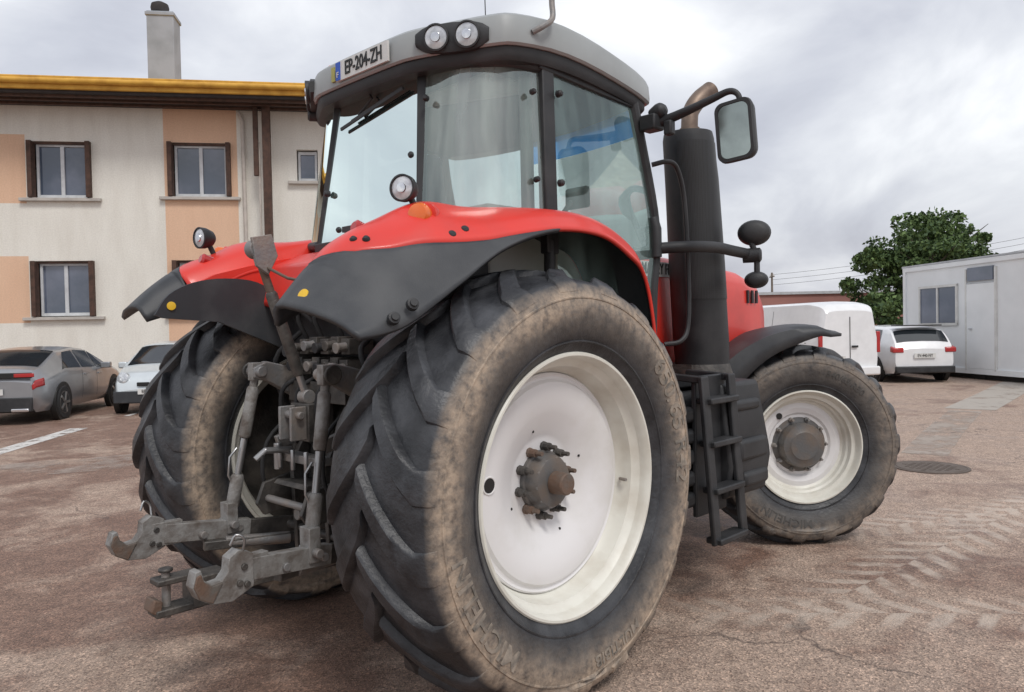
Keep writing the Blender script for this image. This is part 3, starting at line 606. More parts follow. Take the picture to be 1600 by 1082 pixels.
def squash(h,z0,f): h.v=[(x,y,z0+(z-z0)*f) for x,y,z in h.v]; return h
h=MB(); h.prof((1.95,-1.09,2.15),(.90,.45,0),[(-.06,.05),(-.04,.085),(0,.10),(.03,.10),(.04,.09)],BLK,28); h.prof((1.95,-1.09,2.15),(.90,.45,0),[(.04,.08),(.05,.05)],LENS,24); mk(squash(h,2.15,.78),"arm_lamp",AR,ang=60)
h=MB(); h.prof((1.95,-1.10,1.86),(.90,.45,0),[(-.05,.04),(-.035,.06),(0,.072),(.03,.072),(.04,.06)],BLK,24); mk(squash(h,1.86,.72),"arm_lamp",AR,ang=60)
h=MB(); h.tube([(1.20,-.85,2.50),(1.26,-.92,2.515),(1.34,-.93,2.48),(1.41,-.93,2.30),(1.44,-.93,1.9),(1.43,-.93,1.60),(1.37,-.92,1.50),(1.30,-.85,1.48)],.014,BLK,10,smooth=5); mk(h,"grab_rail",TR)
# ---- tank, step
h=MB()
def tankring(x,s=1,dy=0):
    pts=[(-.50,1.20),(-.90+dy,1.20),(-.98+dy,1.10),(-1.0+dy,.80),(-.96+dy,.60),(-.85+dy,.50),(-.50,.50)]
    return [(x,y,z) for y,z in pts]
h.loft([tankring(1.06),tankring(1.60)],BLK); 
for z in(.60,.72,.84,.96,1.08): h.box((1.20,-.985,z),(.34,.10,.085),BLK)
h.loft([[(1.58,-.5,1.26),(1.58,-1.06,1.24),(1.58,-1.12,.75),(1.58,-1.08,.56),(1.58,-.5,.50)],[(2.02,-.5,1.26),(2.02,-1.06,1.24),(2.02,-1.14,.78),(2.02,-1.10,.56),(2.02,-.5,.50)],[(2.18,-.5,1.18),(2.18,-.96,1.14),(2.22,-1.04,.80),(2.22,-1.00,.60),(2.20,-.5,.53)]],BLK)
h.box((1.82,-1.12,.84),(.34,.05,.13),BLK); h.box((1.85,-1.12,.66),(.30,.05,.09),BLK); h.box((1.80,-1.08,1.10),(.36,.05,.07),BLK); h.cyl((1.85,-.9,1.2),(1.85,-.9,1.28),.06,BLK)
mk(h,"fuel_tank",TR,bevel=.025,seg=3)
h=MB()
for x in(1.31,1.62):
    h.bar((x,-1.09,1.30),(x+.02,-1.15,.36),.03,.075,BLK,up=(1,0,0)); h.bar((x,-1.09,1.28),(x,-.8,1.30),.04,.04,BLK)
for z in(.38,.66,.92,1.16): h.box((1.475,-1.085-(1.3-z)*.06,z),(.32,.10,.035),BLK)
h.box((1.475,-1.03,.90),(.34,.03,.80),BLK)
mk(h,"access_step",TR,bevel=.008)
h=MB(); h.box((1.45,-.70,1.25),(.5,.4,.06),BLK); mk(h,"platform",TR,bevel=.01)
# ---- front fenders
for sg,loc in((-1,(3.03,-.856,.70)),(1,(2.98,.93,.70))):
    h=MB(); rows=[]
    for a in np.linspace(rad(76),rad(190),26):
        row=[]
        sk=np.interp(a,[rad(76),rad(98),rad(130),rad(190)],[.03,.12,.18,.14])
        for y,dr in((-.30,-sk),(-.297,-sk*.5),(-.285,-.016),(-.2,.0),(0,.012),(.2,.0),(.25,-.01),(.27,-.05)):
            rr=.865+dr-(.02 if a<rad(82) else 0); row.append((rr*math.cos(a)*1.05,y,rr*math.sin(a)))
        rows.append(row)
    h.grid(rows,DUST)
    o=mk(h,"front_fender",TR,loc,STEER,solid=(.015,0),ang=60,recalc=False)
    h=MB(); h.tube([(-.35,.05*sg*-1,.78),(-.2,-.2*sg,.5),(0,-.25*sg,.1)],.025,BLK,10); mk(h,"fender_bracket",o)

# ================================================================ SETTING
gm,nt,b=newmat("worn_red_asphalt")
tc=N(nt,"ShaderNodeTexCoord"); OB=tc.outputs["Object"]
n_big=noise(nt,.33,5,OB,.6,.4); n_mid=noise(nt,1.5,8,OB,.68,.5); n_f=noise(nt,130,2,OB,.7); n_sm=noise(nt,9,6,OB,.7)
r1=ramp(nt,[(.32,(.180,.108,.080)),(.68,(.255,.172,.134))]); nt.links.new(n_mid,r1.inputs[0])
gs=N(nt,"ShaderNodeSeparateXYZ"); nt.links.new(OB,gs.inputs[0])
lat=math_(nt,"SUBTRACT",math_(nt,"MULTIPLY",gs.outputs[0],.69),math_(nt,"MULTIPLY",gs.outputs[1],.72))
lm=N(nt,"ShaderNodeMapRange"); lm.inputs[1].default_value=1.2; lm.inputs[2].default_value=5.0; lm.inputs[3].default_value=0; lm.inputs[4].default_value=.075; nt.links.new(lat,lm.inputs[0])
r2=ramp(nt,[(.485,0),(.57,1)]); nt.links.new(math_(nt,"ADD",lm.outputs[0],math_(nt,"ADD",math_(nt,"MULTIPLY",n_big,.6),math_(nt,"MULTIPLY",n_mid,.4))),r2.inputs[0])
c1=mixc(nt,math_(nt,"MULTIPLY",r2.outputs[0],.58),r1.outputs[0],(.48,.385,.315))
r2b=ramp(nt,[(.30,1),(.42,0)]); nt.links.new(n_big,r2b.inputs[0]); c1=mixc(nt,math_(nt,"MULTIPLY",r2b.outputs[0],.35),c1,(.13,.085,.068))
r2c=ramp(nt,[(.4,(.86,.85,.84)),(.62,(1.12,1.11,1.10))]); nt.links.new(n_sm,r2c.inputs[0]); c1=mixc(nt,1,c1,r2c.outputs[0],"MULTIPLY")
vo=N(nt,"ShaderNodeTexVoronoi"); vo.inputs["Scale"].default_value=120; nt.links.new(OB,vo.inputs["Vector"])
sp=N(nt,"ShaderNodeSeparateColor"); nt.links.new(vo.outputs["Color"],sp.inputs[0])
rs=ramp(nt,[(0,(.45,.42,.41)),(.4,(1,1,1)),(.8,(1.25,1.22,1.18)),(1,(2.0,1.9,1.8))]); nt.links.new(sp.outputs[0],rs.inputs[0])
c2=mixc(nt,.9,c1,rs.outputs[0],"MULTIPLY")
vc=N(nt,"ShaderNodeTexVoronoi",feature="DISTANCE_TO_EDGE"); vc.inputs["Scale"].default_value=.5
dv=N(nt,"ShaderNodeVectorMath",operation="ADD"); nz=N(nt,"ShaderNodeTexNoise"); nz.inputs["Scale"].default_value=2.5; nz.inputs["Detail"].default_value=5
nt.links.new(OB,nz.inputs["Vector"]); nt.links.new(OB,dv.inputs[0]); sc_=N(nt,"ShaderNodeVectorMath",operation="SCALE"); sc_.inputs["Scale"].default_value=.6; nt.links.new(nz.outputs["Color"],sc_.inputs[0]); nt.links.new(sc_.outputs[0],dv.inputs[1]); nt.links.new(dv.outputs[0],vc.inputs["Vector"])
rc=ramp(nt,[(.0,1),(.006,0)]); nt.links.new(vc.outputs["Distance"],rc.inputs[0])
def ramp_link(sock,st):
    r=ramp(nt,st); nt.links.new(sock,r.inputs[0]); return r.outputs[0]
cm=math_(nt,"MULTIPLY",rc.outputs[0],ramp_link(n_big,[(.48,0),(.56,.75)]))
c3=mixc(nt,cm,c2,(.06,.045,.04))
def track(cx,cy,ang,half,length):
    mp=N(nt,"ShaderNodeMapping"); mp.vector_type="TEXTURE"; mp.inputs["Location"].default_value=(cx,cy,0); mp.inputs["Rotation"].default_value=(0,0,rad(ang)); nt.links.new(OB,mp.inputs[0])
    s=N(nt,"ShaderNodeSeparateXYZ"); nt.links.new(mp.outputs[0],s.inputs[0])
    ay=math_(nt,"ABSOLUTE",s.outputs[1])
    ph=math_(nt,"MULTIPLY",math_(nt,"ADD",math_(nt,"ADD",s.outputs[0],math_(nt,"MULTIPLY",ay,.8)),math_(nt,"MULTIPLY",math_(nt,"SIGN",s.outputs[1]),.06)),2*math.pi/.24)
    w=math_(nt,"SINE",math_(nt,"ADD",ph,math_(nt,"MULTIPLY",math_(nt,"ADD",n_mid,n_sm),2.2)))
    w=ramp_link(math_(nt,"MULTIPLY_ADD",w,.5,.5),[(.42,0),(.80,1)])
    ed=N(nt,"ShaderNodeMapRange"); ed.inputs[1].default_value=half; ed.inputs[2].default_value=half-.12; nt.links.new(ay,ed.inputs[0])
    ex=N(nt,"ShaderNodeMapRange"); ex.inputs[1].default_value=length; ex.inputs[2].default_value=length-1.2; nt.links.new(math_(nt,"ABSOLUTE",s.outputs[0]),ex.inputs[0])
    return math_(nt,"MULTIPLY",math_(nt,"MULTIPLY",w,ed.outputs[0]),ex.outputs[0])
t1=track(3.6,-1.75,-6,.30,2.6); t2=track(5.2,-1.9,-24,.28,2.6); t3=track(6.5,-2.4,12,.28,3); t4=track(1.9,-1.9,-50,.28,1.6)
tt=math_(nt,"MAXIMUM",math_(nt,"MAXIMUM",t1,t2),math_(nt,"MAXIMUM",t3,t4))
tn=ramp_link(noise(nt,4,7,OB,.75),[(.38,.1),(.56,1)])
tm=math_(nt,"MULTIPLY",math_(nt,"MULTIPLY",tt,tn),.70)
c4=mixc(nt,tm,c3,(.58,.49,.41))
nt.links.new(c4,b.inputs["Base Color"])
nt.links.new(ramp_link(n_mid,[(.35,.5),(.6,.85)]),b.inputs["Roughness"])
bn=N(nt,"ShaderNodeBump"); bn.inputs["Strength"].default_value=.6; bn.inputs["Distance"].default_value=.006; nt.links.new(math_(nt,"ADD",n_f,vo.outputs["Distance"]),bn.inputs["Height"]); nt.links.new(bn.outputs[0],b.inputs["Normal"])
h=MB(); h.add([(-300,-300,0),(400,-300,0),(400,400,0),(-300,400,0)],[(0,1,2,3)],gm); mk(h,"ground",kind="structure")
def strip(name,pts,w,mat,z=.004):
    h=MB(); n=len(pts); L=[];
    for i,p in enumerate(pts):
        a=Vector(pts[max(i-1,0)]);c=Vector(pts[min(i+1,n-1)]); d=(c-a).normalized(); nn=Vector((-d.y,d.x))
        L.append([(p[0]+nn.x*w/2,p[1]+nn.y*w/2,z),(p[0]-nn.x*w/2,p[1]-nn.y*w/2,z)])
    h.grid(L,mat); mk(h,name,kind="structure",recalc=True)
def worn(name,col,lo,hi,sc1=3,mx_=1.0):
    m,nt_,b_=newmat(name); b_.inputs["Base Color"].default_value=(*col,1); b_.inputs["Roughness"].default_value=.8
    tr=N(nt_,"ShaderNodeBsdfTransparent"); mx=N(nt_,"ShaderNodeMixShader"); r=ramp(nt_,[(lo,0),(hi,mx_)]); nt_.links.new(noise(nt_,sc1,8,rough=.7),r.inputs[0])
    nt_.links.new(r.outputs[0],mx.inputs[0]); nt_.links.new(tr.outputs[0],mx.inputs[1]); nt_.links.new(b_.outputs[0],mx.inputs[2]); nt_.links.new(mx.outputs[0],nt_.nodes["Material Output"].inputs[0]); return m
MARK=worn("worn_white_marking",(.62,.60,.57),.36,.5,5); CONC=worn("worn_concrete",(.46,.42,.37),.30,.48,1.8,.85)
strip("parking_line",[(-2.0,6.6),(.30,9.54),(1.90,11.57)],.30,MARK)
strip("parking_line",[(3.2,13.0),(5.5,15.9)],.12,MARK)
strip("drainage_strip",[(22,.95),(19.6,.82),(16,.52),(12.9,.31)],.8,CONC)
strip("drainage_strip",[(12.6,.30),(9.5,-.15),(7.4,-.5)],.5,worn("dirty_concrete",(.42,.36,.31),.40,.56,1.8,.8))
strip("repair_patch",[(-2,8.3),(2.5,6.5),(6,6.2)],1.2,worn("repair_concrete",(.44,.37,.32),.45,.62,1.2,.7),.006)
mm=pm("cast_iron_cover",(.15,.12,.10),.7,.3,bump=.8,bscale=40)
h=MB(); h.prof((6.56,-.80,0),(0,0,1),[(.0,.38),(.010,.38),(.010,.35),(.006,.345),(.006,.335),(.012,.33)],mm,48)
for i in range(-4,5):
    for j in range(-4,5):
        if i*i+j*j<17: h.box((6.56+i*.065,-.8+j*.065,.013),(.04,.04,.006),mm)
mk(h,"manhole_cover",label="round cast iron manhole cover set in worn asphalt",category="manhole cover")
# ---- building
ba=math.atan2(-.601,.799)
BLD=empty("apartment_building",(3.11+.136,22.29-.102,0),ba,"two storey cream rendered building with orange panels and yellow eaves","building")
def facmat(name,c,c2):
    m,nt_,b_=newmat(name); tc_=N(nt_,"ShaderNodeTexCoord"); mp=N(nt_,"ShaderNodeMapping"); mp.inputs["Scale"].default_value=(1.2,1.2,.25); nt_.links.new(tc_.outputs["Object"],mp.inputs[0])
    r=ramp(nt_,[(.38,c),(.75,c2)]); nt_.links.new(noise(nt_,1.6,7,mp.outputs[0],.65),r.inputs[0])
    n3=ramp(nt_,[(.4,(.93,.93,.93)),(.6,(1,1,1))]); nt_.links.new(noise(nt_,25,3,tc_.outputs["Object"]),n3.inputs[0])
    nt_.links.new(mixc(nt_,1,r.outputs[0],n3.outputs[0],"MULTIPLY"),b_.inputs["Base Color"]); b_.inputs["Roughness"].default_value=.9
    bn_=N(nt_,"ShaderNodeBump"); bn_.inputs["Strength"].default_value=.4; bn_.inputs["Distance"].default_value=.02; nt_.links.new(noise(nt_,60,3,tc_.outputs["Object"]),bn_.inputs["Height"]); nt_.links.new(bn_.outputs[0],b_.inputs["Normal"]); return m
CRM=facmat("cream_render",(.83,.81,.74),(.72,.69,.62)); PCH=facmat("orange_render",(.78,.53,.37),(.72,.47,.32))
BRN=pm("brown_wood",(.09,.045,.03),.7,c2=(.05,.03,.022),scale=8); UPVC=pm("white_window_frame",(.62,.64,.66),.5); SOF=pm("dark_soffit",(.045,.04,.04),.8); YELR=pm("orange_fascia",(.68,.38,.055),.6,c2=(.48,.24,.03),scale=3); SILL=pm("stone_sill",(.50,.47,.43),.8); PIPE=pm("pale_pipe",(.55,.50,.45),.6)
WX=[(.75,2.41,5.60,7.22),(4.50,6.25,5.66,7.25),(.75,2.41,2.21,3.81),(4.55,6.25,2.21,3.81),(8.13,8.75,6.15,7.10),(-4.6,-2.9,5.6,7.22),(-4.6,-2.9,2.21,3.81)]
def wallmesh():
    h=MB(); xs=sorted(set([-9,11.5]+[w[0] for w in WX]+[w[1] for w in WX]+[-2.6,.66,4.38,6.43])); zs=sorted(set([-.2,8.35,2.05,3.95,5.45,7.4]+[w[2] for w in WX]+[w[3] for w in WX]))
    for i in range(len(xs)-1):
        for j in range(len(zs)-1):
            xa,xb,za,zb=xs[i],xs[i+1],zs[j],zs[j+1]; xm=(xa+xb)/2; zm=(za+zb)/2
            if any(w[0]<xm<w[1] and w[2]<zm<w[3] for w in WX): continue
            m=CRM
            if 4.38<xm<6.43: m=PCH
            if -2.6<xm<.66 and (2.05<zm<3.95 or 5.45<zm<7.4): m=PCH
            h.add([(xa,0,za),(xb,0,za),(xb,0,zb),(xa,0,zb)],[(0,1,2,3)],m)
    for w in WX:
        xa,xb,za,zb=w
        h.add([(xa,0,za),(xb,0,za),(xb,0,zb),(xa,0,zb),(xa,.25,za),(xb,.25,za),(xb,.25,zb),(xa,.25,zb)],[(0,1,5,4),(1,2,6,5),(2,3,7,6),(3,0,4,7)],CRM)
    h.add([(-9,.0,-.2),(-9,9,-.2),(-9,9,8.35),(-9,0,8.35)],[(0,1,2,3)],CRM); h.add([(11.5,.0,-.2),(11.5,9,-.2),(11.5,9,8.35),(11.5,0,8.35)],[(0,1,2,3)],CRM)
    h.add([(-9,9,-.2),(11.5,9,-.2),(11.5,9,8.35),(-9,9,8.35)],[(0,1,2,3)],CRM)
    return h
mk(wallmesh(),"wall",BLD,recalc=False)
for w in WX:
    xa,xb,za,zb=w; h=MB(); xm=(xa+xb)/2
    big=xb-xa>1
    e=.14 if big else .03
    h.add([(xa+e,.20,za+.05),(xb-e,.20,za+.05),(xb-e,.20,zb-.05),(xa+e,.20,zb-.05)],[(0,1,2,3)],WGL)
    W=mk(h,"window",BLD,recalc=False)
    h=MB(); t=.07
    for x in ([xa+e+t/2,xm,xb-e-t/2] if big else [xa+e+t/2,xb-e-t/2]): h.box((x,.17,(za+zb)/2),(t if x!=xm else .10,.06,zb-za-.06),UPVC)
    for z in(za+.07,zb-.08): h.box((xm,.172,z),(xb-xa-2*e,.056,.09),UPVC)
    mk(h,"frame",W,bevel=.006)
    h=MB(); h.box((xm,-.06,za-.05),(xb-xa+.5,.16,.09),SILL); mk(h,"sill",W,bevel=.01)
    if big:
        for x,s in((xa,1),(xb,-1)):
            h=MB(); h.box((x+s*.06,-.02,(za+zb)/2),(.12,.30,zb-za-.02),BRN)
            mk(h,"shutter",W,bevel=.005)
        h=MB(); h.box((xm,.10,zb-.03),(xb-xa-.24,.10,.07),BRN); mk(h,"shutter_box",W)
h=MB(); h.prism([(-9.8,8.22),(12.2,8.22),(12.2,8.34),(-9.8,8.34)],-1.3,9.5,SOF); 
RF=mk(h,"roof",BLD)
h=MB(); h.box((1.2,-1.36,8.42),(22.2,.10,.26),YELR)
h.prism([(-9.9,8.555),(12.3,8.555),(12.3,8.62),(-9.9,8.62)],-1.5,9.6,YELR)
mk(h,"fascia",RF,bevel=.02)
for y in(-.35,-.75,-1.1):
    h=MB(); h.box((1.2,y,8.19),(21.8,.10,.06),BRN); mk(h,"soffit_board",RF)
h=MB(); h.tube([(-9.8,-1.47,8.49),(12.2,-1.47,8.49)],.08,YELR,12); mk(h,"gutter",RF)
h=MB(); h.tube([(6.50,-.10,8.15),(6.62,-.10,7.9),(6.66,-.10,.1)],.055,PIPE,12); mk(h,"downpipe",BLD)
h=MB(); h.box((7.36,-.55,5.6),(.22,.22,5.4),BRN); h.box((7.05,-.50,7.2),(.14,.10,2.0),BRN); h.box((7.13,-.45,5.6),(.05,.06,3.2),PIPE); h.bar((7.36,-.5,3.2),(7.36,-.0,2.6),.2,.2,BRN); mk(h,"timber_post",BLD,bevel=.01)
CHM=pm("grey_metal_chimney",(.36,.38,.41),.6,.1,c2=(.28,.30,.32),scale=1.5)
h=MB(); cx,cy=3.38,4.2
h.box((cx,cy,10.6),(.86,.86,3.9),CHM); h.box((cx,cy,12.45),(.94,.94,.12),CHM)
CHN=mk(h,"chimney",BLD,bevel=.02)
h=MB(); h.prof((cx-.1,cy,12.5),(0,0,1),[(0,.22),(.12,.22),(.14,.27),(.3,.30),(.42,.27),(.5,.12)],SOF,20); mk(h,"chimney_cowl",CHN)
# ---- site cabin
ca=math.atan2(-3.61,-3.04)
CAB2=empty("site_cabin",(22.76,4.34,0),ca,"white portable site cabin with double window and door","cabin")
WPN=pm("white_steel_panel",(.82,.84,.85),.5,c2=(.74,.76,.77),scale=1); GRF=pm("grey_steel_frame",(.50,.52,.54),.5)
ex=Vector((math.cos(ca),math.sin(ca))); ey=Vector((-math.sin(ca),math.cos(ca))); fs=-1 if ey.dot(Vector((-.765,.644)))<0 else 1
h=MB(); h.box((4.5,-fs*1.25,1.70),(9,2.5,3.0),WPN)
mk(h,"cabin_wall",CAB2,bevel=.02)
h=MB()
for x in(5.1,6.3,7.5): h.box((x,fs*.002,1.7),(.012,.01,2.75),GRF)
for z in(.22,3.14): h.box((4.5,fs*.02,z),(9.02,.06,.14),WPN)
for x in(.06,8.94): h.box((x,fs*.021,1.7),(.12,.06,2.9),WPN)
h.box((4.5,-fs*1.25,3.22),(9.1,2.6,.06),GRF)
for x in(.4,3,6,8.6): h.box((x,-fs*.3,.06),(.4,.3,.12),SOF)
h.box((4.5,-fs*.25,.09),(9,.1,.16),SOF)
mk(h,"cabin_trim",CAB2)
h=MB(); h.box((1.58,fs*.01,2.02),(1.55,.03,1.0),WGL); wn=mk(h,"window",CAB2)
h=MB()
for x in(.78,1.58,2.38): h.box((x,fs*.03,2.02),(.06,.05,1.12),WPL)
for z in(1.48,2.56): h.box((1.58,fs*.03,z),(1.66,.052,.07),WPL)
mk(h,"frame",wn)
h=MB(); h.box((3.30,fs*.02,1.42),(1.05,.05,2.25),WPN); h.box((3.30,fs*.03,2.80),(.95,.05,.36),WGL); h.box((2.76,fs*.03,1.6),(.05,.06,2.7),WPL); h.box((3.85,fs*.03,1.6),(.05,.06,2.7),WPL); h.box((2.95,fs*.07,1.35),(.12,.04,.03),GRF); h.box((3.30,fs*.045,2.56),(1.05,.012,.03),GRF); dn=mk(h,"door",CAB2,bevel=.004)
# ---- far shed
FS=pm("red_brown_cladding",(.36,.17,.145),.8,c2=(.30,.15,.13),scale=.5)
def P2(k,lat): return (-2.51+k*.7201+lat*.6938,-3.295+k*.6938-lat*.7201)
p=P2(62,15); h=MB(); h.box((0,0,1.95),(40,10,3.9),FS); h.box((0,-5.05,3.85),(40.2,.2,.2),GRF)
SH=mk(h,"industrial_shed",None,(p[0]-4,p[1]+4,0),math.atan2(-.72,.69),label="long low red brown industrial shed beyond the yard",category="building")
# ---- trees
TRK=pm("bark",(.08,.06,.045),.9)
LF1=pm("leaf_mid",(.085,.140,.040),.7,scale=.6); LF2=pm("leaf_dark",(.045,.085,.028),.7,scale=.6); LF3=pm("leaf_light",(.13,.20,.06),.7,scale=.6)
def tree(k,lat,H,W,seed,base=.3,nleaf=5200,bush=False):
    r=np.random.RandomState(seed); x,y=P2(k,lat)
    T=empty("tree" if not bush else "bush",(x,y,0),r.rand()*6,"leafy green broadleaf tree standing behind the cabin" if not bush else "dense low green bush beside the parked cars","tree" if not bush else "bush")
    h=MB()
    h.tube([(0,0,0),(.1,.05,H*.3),(-.05,.1,H*.55),(.05,0,H*.85)],[.03*H,.022*H,.015*H,.004*H],TRK,10,smooth=3)
    for i in range(9):
        a=r.rand()*6.28; z0=H*(.25+.5*r.rand()); L=W*.38; h.tube([(0,0,z0),(math.cos(a)*L*.5,math.sin(a)*L*.5,z0+H*.08),(math.cos(a)*L,math.sin(a)*L,z0+H*.18)],[.010*H,.006*H,.002*H],TRK,6)
    mk(h,"trunk",T)
    h=MB(); vs=[];fs_=[];ms=[]
    cl=[]
    for i in range(44):
        u=r.rand()**.5; a=r.rand()*6.28; zz=r.rand(); rad_=W*.5*math.sin(math.pi*(.12+.80*zz))**.7*u
        cl.append((rad_*math.cos(a),rad_*math.sin(a),H*(base+(1-base-.06)*zz),W*(.05+.07*r.rand())))
    for i in range(nleaf):
        c=cl[r.randint(len(cl))]; d=r.normal(size=3); d/=np.linalg.norm(d); q=c[3]*(r.rand()**.35)*1.25
        p=np.array(c[:3])+d*q*np.array([1.15,1.15,.8]); s=.07+.10*r.rand(); a=r.normal(size=3);a/=np.linalg.norm(a); b_=np.cross(a,r.normal(size=3)); b_/=np.linalg.norm(b_)
        o=len(vs); vs+=[p-a*s,p+b_*s*.7,p+a*s,p-b_*s*.7]; fs_.append((o,o+1,o+2,o+3)); ms.append(0 if r.rand()<.5 else (1 if r.rand()<.6 else 2))
    h.mats=[LF1,LF2,LF3]; h.v=[tuple(v) for v in vs]; h.f=fs_; h.m=ms
    mk(h,"crown",T,recalc=False)
tree(46,22.5,6.8,5.0,3,.15,7000); tree(47,25.6,8.5,6.2,5,.25,8500); tree(50,28.6,8.9,5.6,8,.3,7000); tree(44,24.2,6.4,4.4,11,.1,5500)
tree(40,19.4,3.2,3.4,21,.02,3600,True); tree(38,17.0,2.2,2.6,22,.02,2200,True); tree(46,29.0,5.6,4.6,9,.1)
PG=pm("pole_wood",(.20,.17,.14),.9)
def pole(k,lat,H):
    x,y=P2(k,lat); h=MB(); h.tube([(0,0,0),(0,0,H)],[.14,.09],PG,10); h.box((0,0,H-.4),(1.6,.1,.1),PG,rot=Matrix.Rotation(.7,3,"Z")); h.cyl((.5,.4,H-.35),(.5,.4,H-.15),.05,WPL,8); h.cyl((-.5,-.4,H-.35),(-.5,-.4,H-.15),.05,WPL,8)
    mk(h,"utility_pole",None,(x,y,0),label="wooden utility pole carrying overhead wires",category="utility pole"); return(x,y,H-.2)
a=pole(75,25.5,6.6); c=pole(60,48,9.6)
h=MB()
for dz in(0,-.5,-1.0):
    pts=[(a[0]+(c[0]-a[0])*t,a[1]+(c[1]-a[1])*t,a[2]+(c[2]-a[2])*t+dz-2*t*(1-t)) for t in np.linspace(0,1,12)]; h.tube(pts,.014,INK,5)
mk(h,"overhead_wire",label="thin overhead wires strung between wooden poles",category="wire")

# ================================================================ CARS
def carpaint(n,c,m=.0,c2=None): return pm(n,c,.28,m,coat=.8,c2=c2 or tuple(x*.92 for x in c),rvar=.05)
def car(name,x,y,rz,label,cat,L,Wd,paint,top,belt,zb,hw_roof,side_glass,rear_glass,front_glass,wheels,wr,group,extra=None):
    E=empty(name,(x,y,0),rz,label,cat,group)
    tx=[p[0] for p in top];tz=[p[1] for p in top];bx=[p[0] for p in belt];bz=[p[1] for p in belt]
    fx=np.linspace(-L/2,L/2,120); fz=np.interp(fx,tx,tz); ker=np.array([1,2,3,4,3,2,1.]);ker/=ker.sum(); fzs=np.convolve(np.pad(fz,3,mode="edge"),ker,"valid"); fzs[0]=fz[0];fzs[-1]=fz[-1]
    def S(x,v,off=0):
        zt=np.interp(x,fx,fzs); zbl=min(np.interp(x,bx,bz),zt-.02); en=1-abs(x/(L/2))**8*.14-abs(x/(L/2))**3*.05
        w=Wd/2*en; k=max(0,min(1,(zt-zbl)/.5)); wr_=w*(1-(1-hw_roof)*k)
        zz0=zb+ (0.10 if abs(x)>L/2-.12 else 0)
        pts=[(0,zt+.02),(wr_*.6,zt+.008),(wr_*.88,zt-.02),(wr_*.97,zt-.06*max(.4,k)),(w*.985,zbl-.01 if k>.05 else zt-.09),(w,zbl-.16),(w*1.0,(zbl+zz0)/2-.08),(w*.97,zz0+.10),(w*.90,zz0)]
        vv=[0,.14,.24,.30,.52,.62,.78,.9,1.0]
        py=[p[0] for p in pts];pz=[p[1] for p in pts]; a=abs(v); yy=np.interp(a,vv,py);zz=np.interp(a,vv,pz)
        return np.array((x,math.copysign(yy,v) if v else 0,zz))
    def patch(mb,xa,xb,va,vb,mat,off=.006,nx=8,nv=5,xa2=None,xb2=None):
        g=[]
        for i in range(nv+1):
            v=va+(vb-va)*i/nv; t=i/nv; a_=xa+((xa2 if xa2 is not None else xa)-xa)*t; b_=xb+((xb2 if xb2 is not None else xb)-xb)*t; row=[]
            for j in range(nx+1):
                x_=a_+(b_-a_)*j/nx; p=S(x_,v); e=1e-3
                du=S(x_+e,v)-S(x_-e,v); dv_=S(x_,v+e)-S(x_,v-e); n_=np.cross(du,dv_); n_/= (np.linalg.norm(n_)+1e-9)
                if n_[2]*1+n_[1]*p[1]<0 and abs(p[1])>.05 or (abs(p[1])<=.05 and n_[2]<0): n_=-n_
                if abs(p[1])>.05 and n_[1]*p[1]<-1e-6 and n_[2]<.3: n_=-n_
                row.append(tuple(p+n_*off))
            g.append(row)
        mb.grid(g,mat)
    xs=sorted(set(list(np.linspace(-L/2,L/2,60))))
    vs_=list(np.linspace(-1,1,41))
    h=MB(); Gc=[[tuple(S(x_,v)) for v in vs_] for x_ in xs]; h.grid(Gc,paint)
    h.add([Gc[0][i] for i in range(41)],[tuple(range(41))],paint); h.add([Gc[-1][i] for i in range(41)],[tuple(range(41))],paint)
    for s in(-1,1): h.add([tuple(S(x_,s)) for x_ in xs]+[tuple(S(x_,s)*np.array([1,0,1])) for x_ in xs],[(i,i+1,len(xs)+i+1,len(xs)+i) for i in range(len(xs)-1)],BLK)
    B=mk(h,"body",E,ang=40)
    for s in(-1,1):
        for (xa,xb,xa2,xb2) in side_glass:
            h=MB(); patch(h,xa,xb,s*.31,s*.50,CGL,.006,xa2=xa2,xb2=xb2); mk(h,"side_window",E,recalc=False,ang=60)
    if rear_glass:
        h=MB(); patch(h,rear_glass[0],rear_glass[1],-.25,.25,CGL,.010,nv=12); mk(h,"rear_window",E,recalc=False,ang=60)
    if front_glass:
        h=MB(); patch(h,front_glass[0],front_glass[1],-.25,.25,CGL,.010,nv=12); mk(h,"windscreen",E,recalc=False,ang=60)
    for s in(-1,1):
        for wx in wheels:
            yo=abs(S(wx,.75)[1])
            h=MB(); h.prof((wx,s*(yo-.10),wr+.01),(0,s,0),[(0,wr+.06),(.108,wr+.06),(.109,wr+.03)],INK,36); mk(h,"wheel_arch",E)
            h=MB(); h.prof((wx,s*(yo-.12),wr),(0,s,0),[(0,wr),(.12,wr),(.145,wr-.03),(.142,wr*.68)],RUBB,36); Wm=mk(h,"wheel",E)
            h=MB(); h.prof((wx,s*(yo+.015),wr),(0,s,0),[(0,wr*.68),(.012,wr*.66),(.004,wr*.58),(.004,wr*.2),(.016,wr*.16)],IRON,32)
            for q in range(5):
                a=q*2*math.pi/5; h.bar((wx,s*(yo+.028),wr),(wx+math.cos(a)*wr*.62,s*(yo+.028),wr+math.sin(a)*wr*.62),.045,.02,CUP,up=(0,1,0))
            mk(h,"rim",Wm)
    if extra: extra(E,S,patch,L,Wd)
    return E
def lamp(E,name,S,patch,xa,xb,va,vb,mat,off=.012):
    for s in(-1,1):
        h=MB(); patch(h,xa,xb,s*va,s*vb,mat,off,nx=4,nv=4); mk(h,name,E,recalc=False,solid=(.01,0))
GRP="cars parked around the yard"
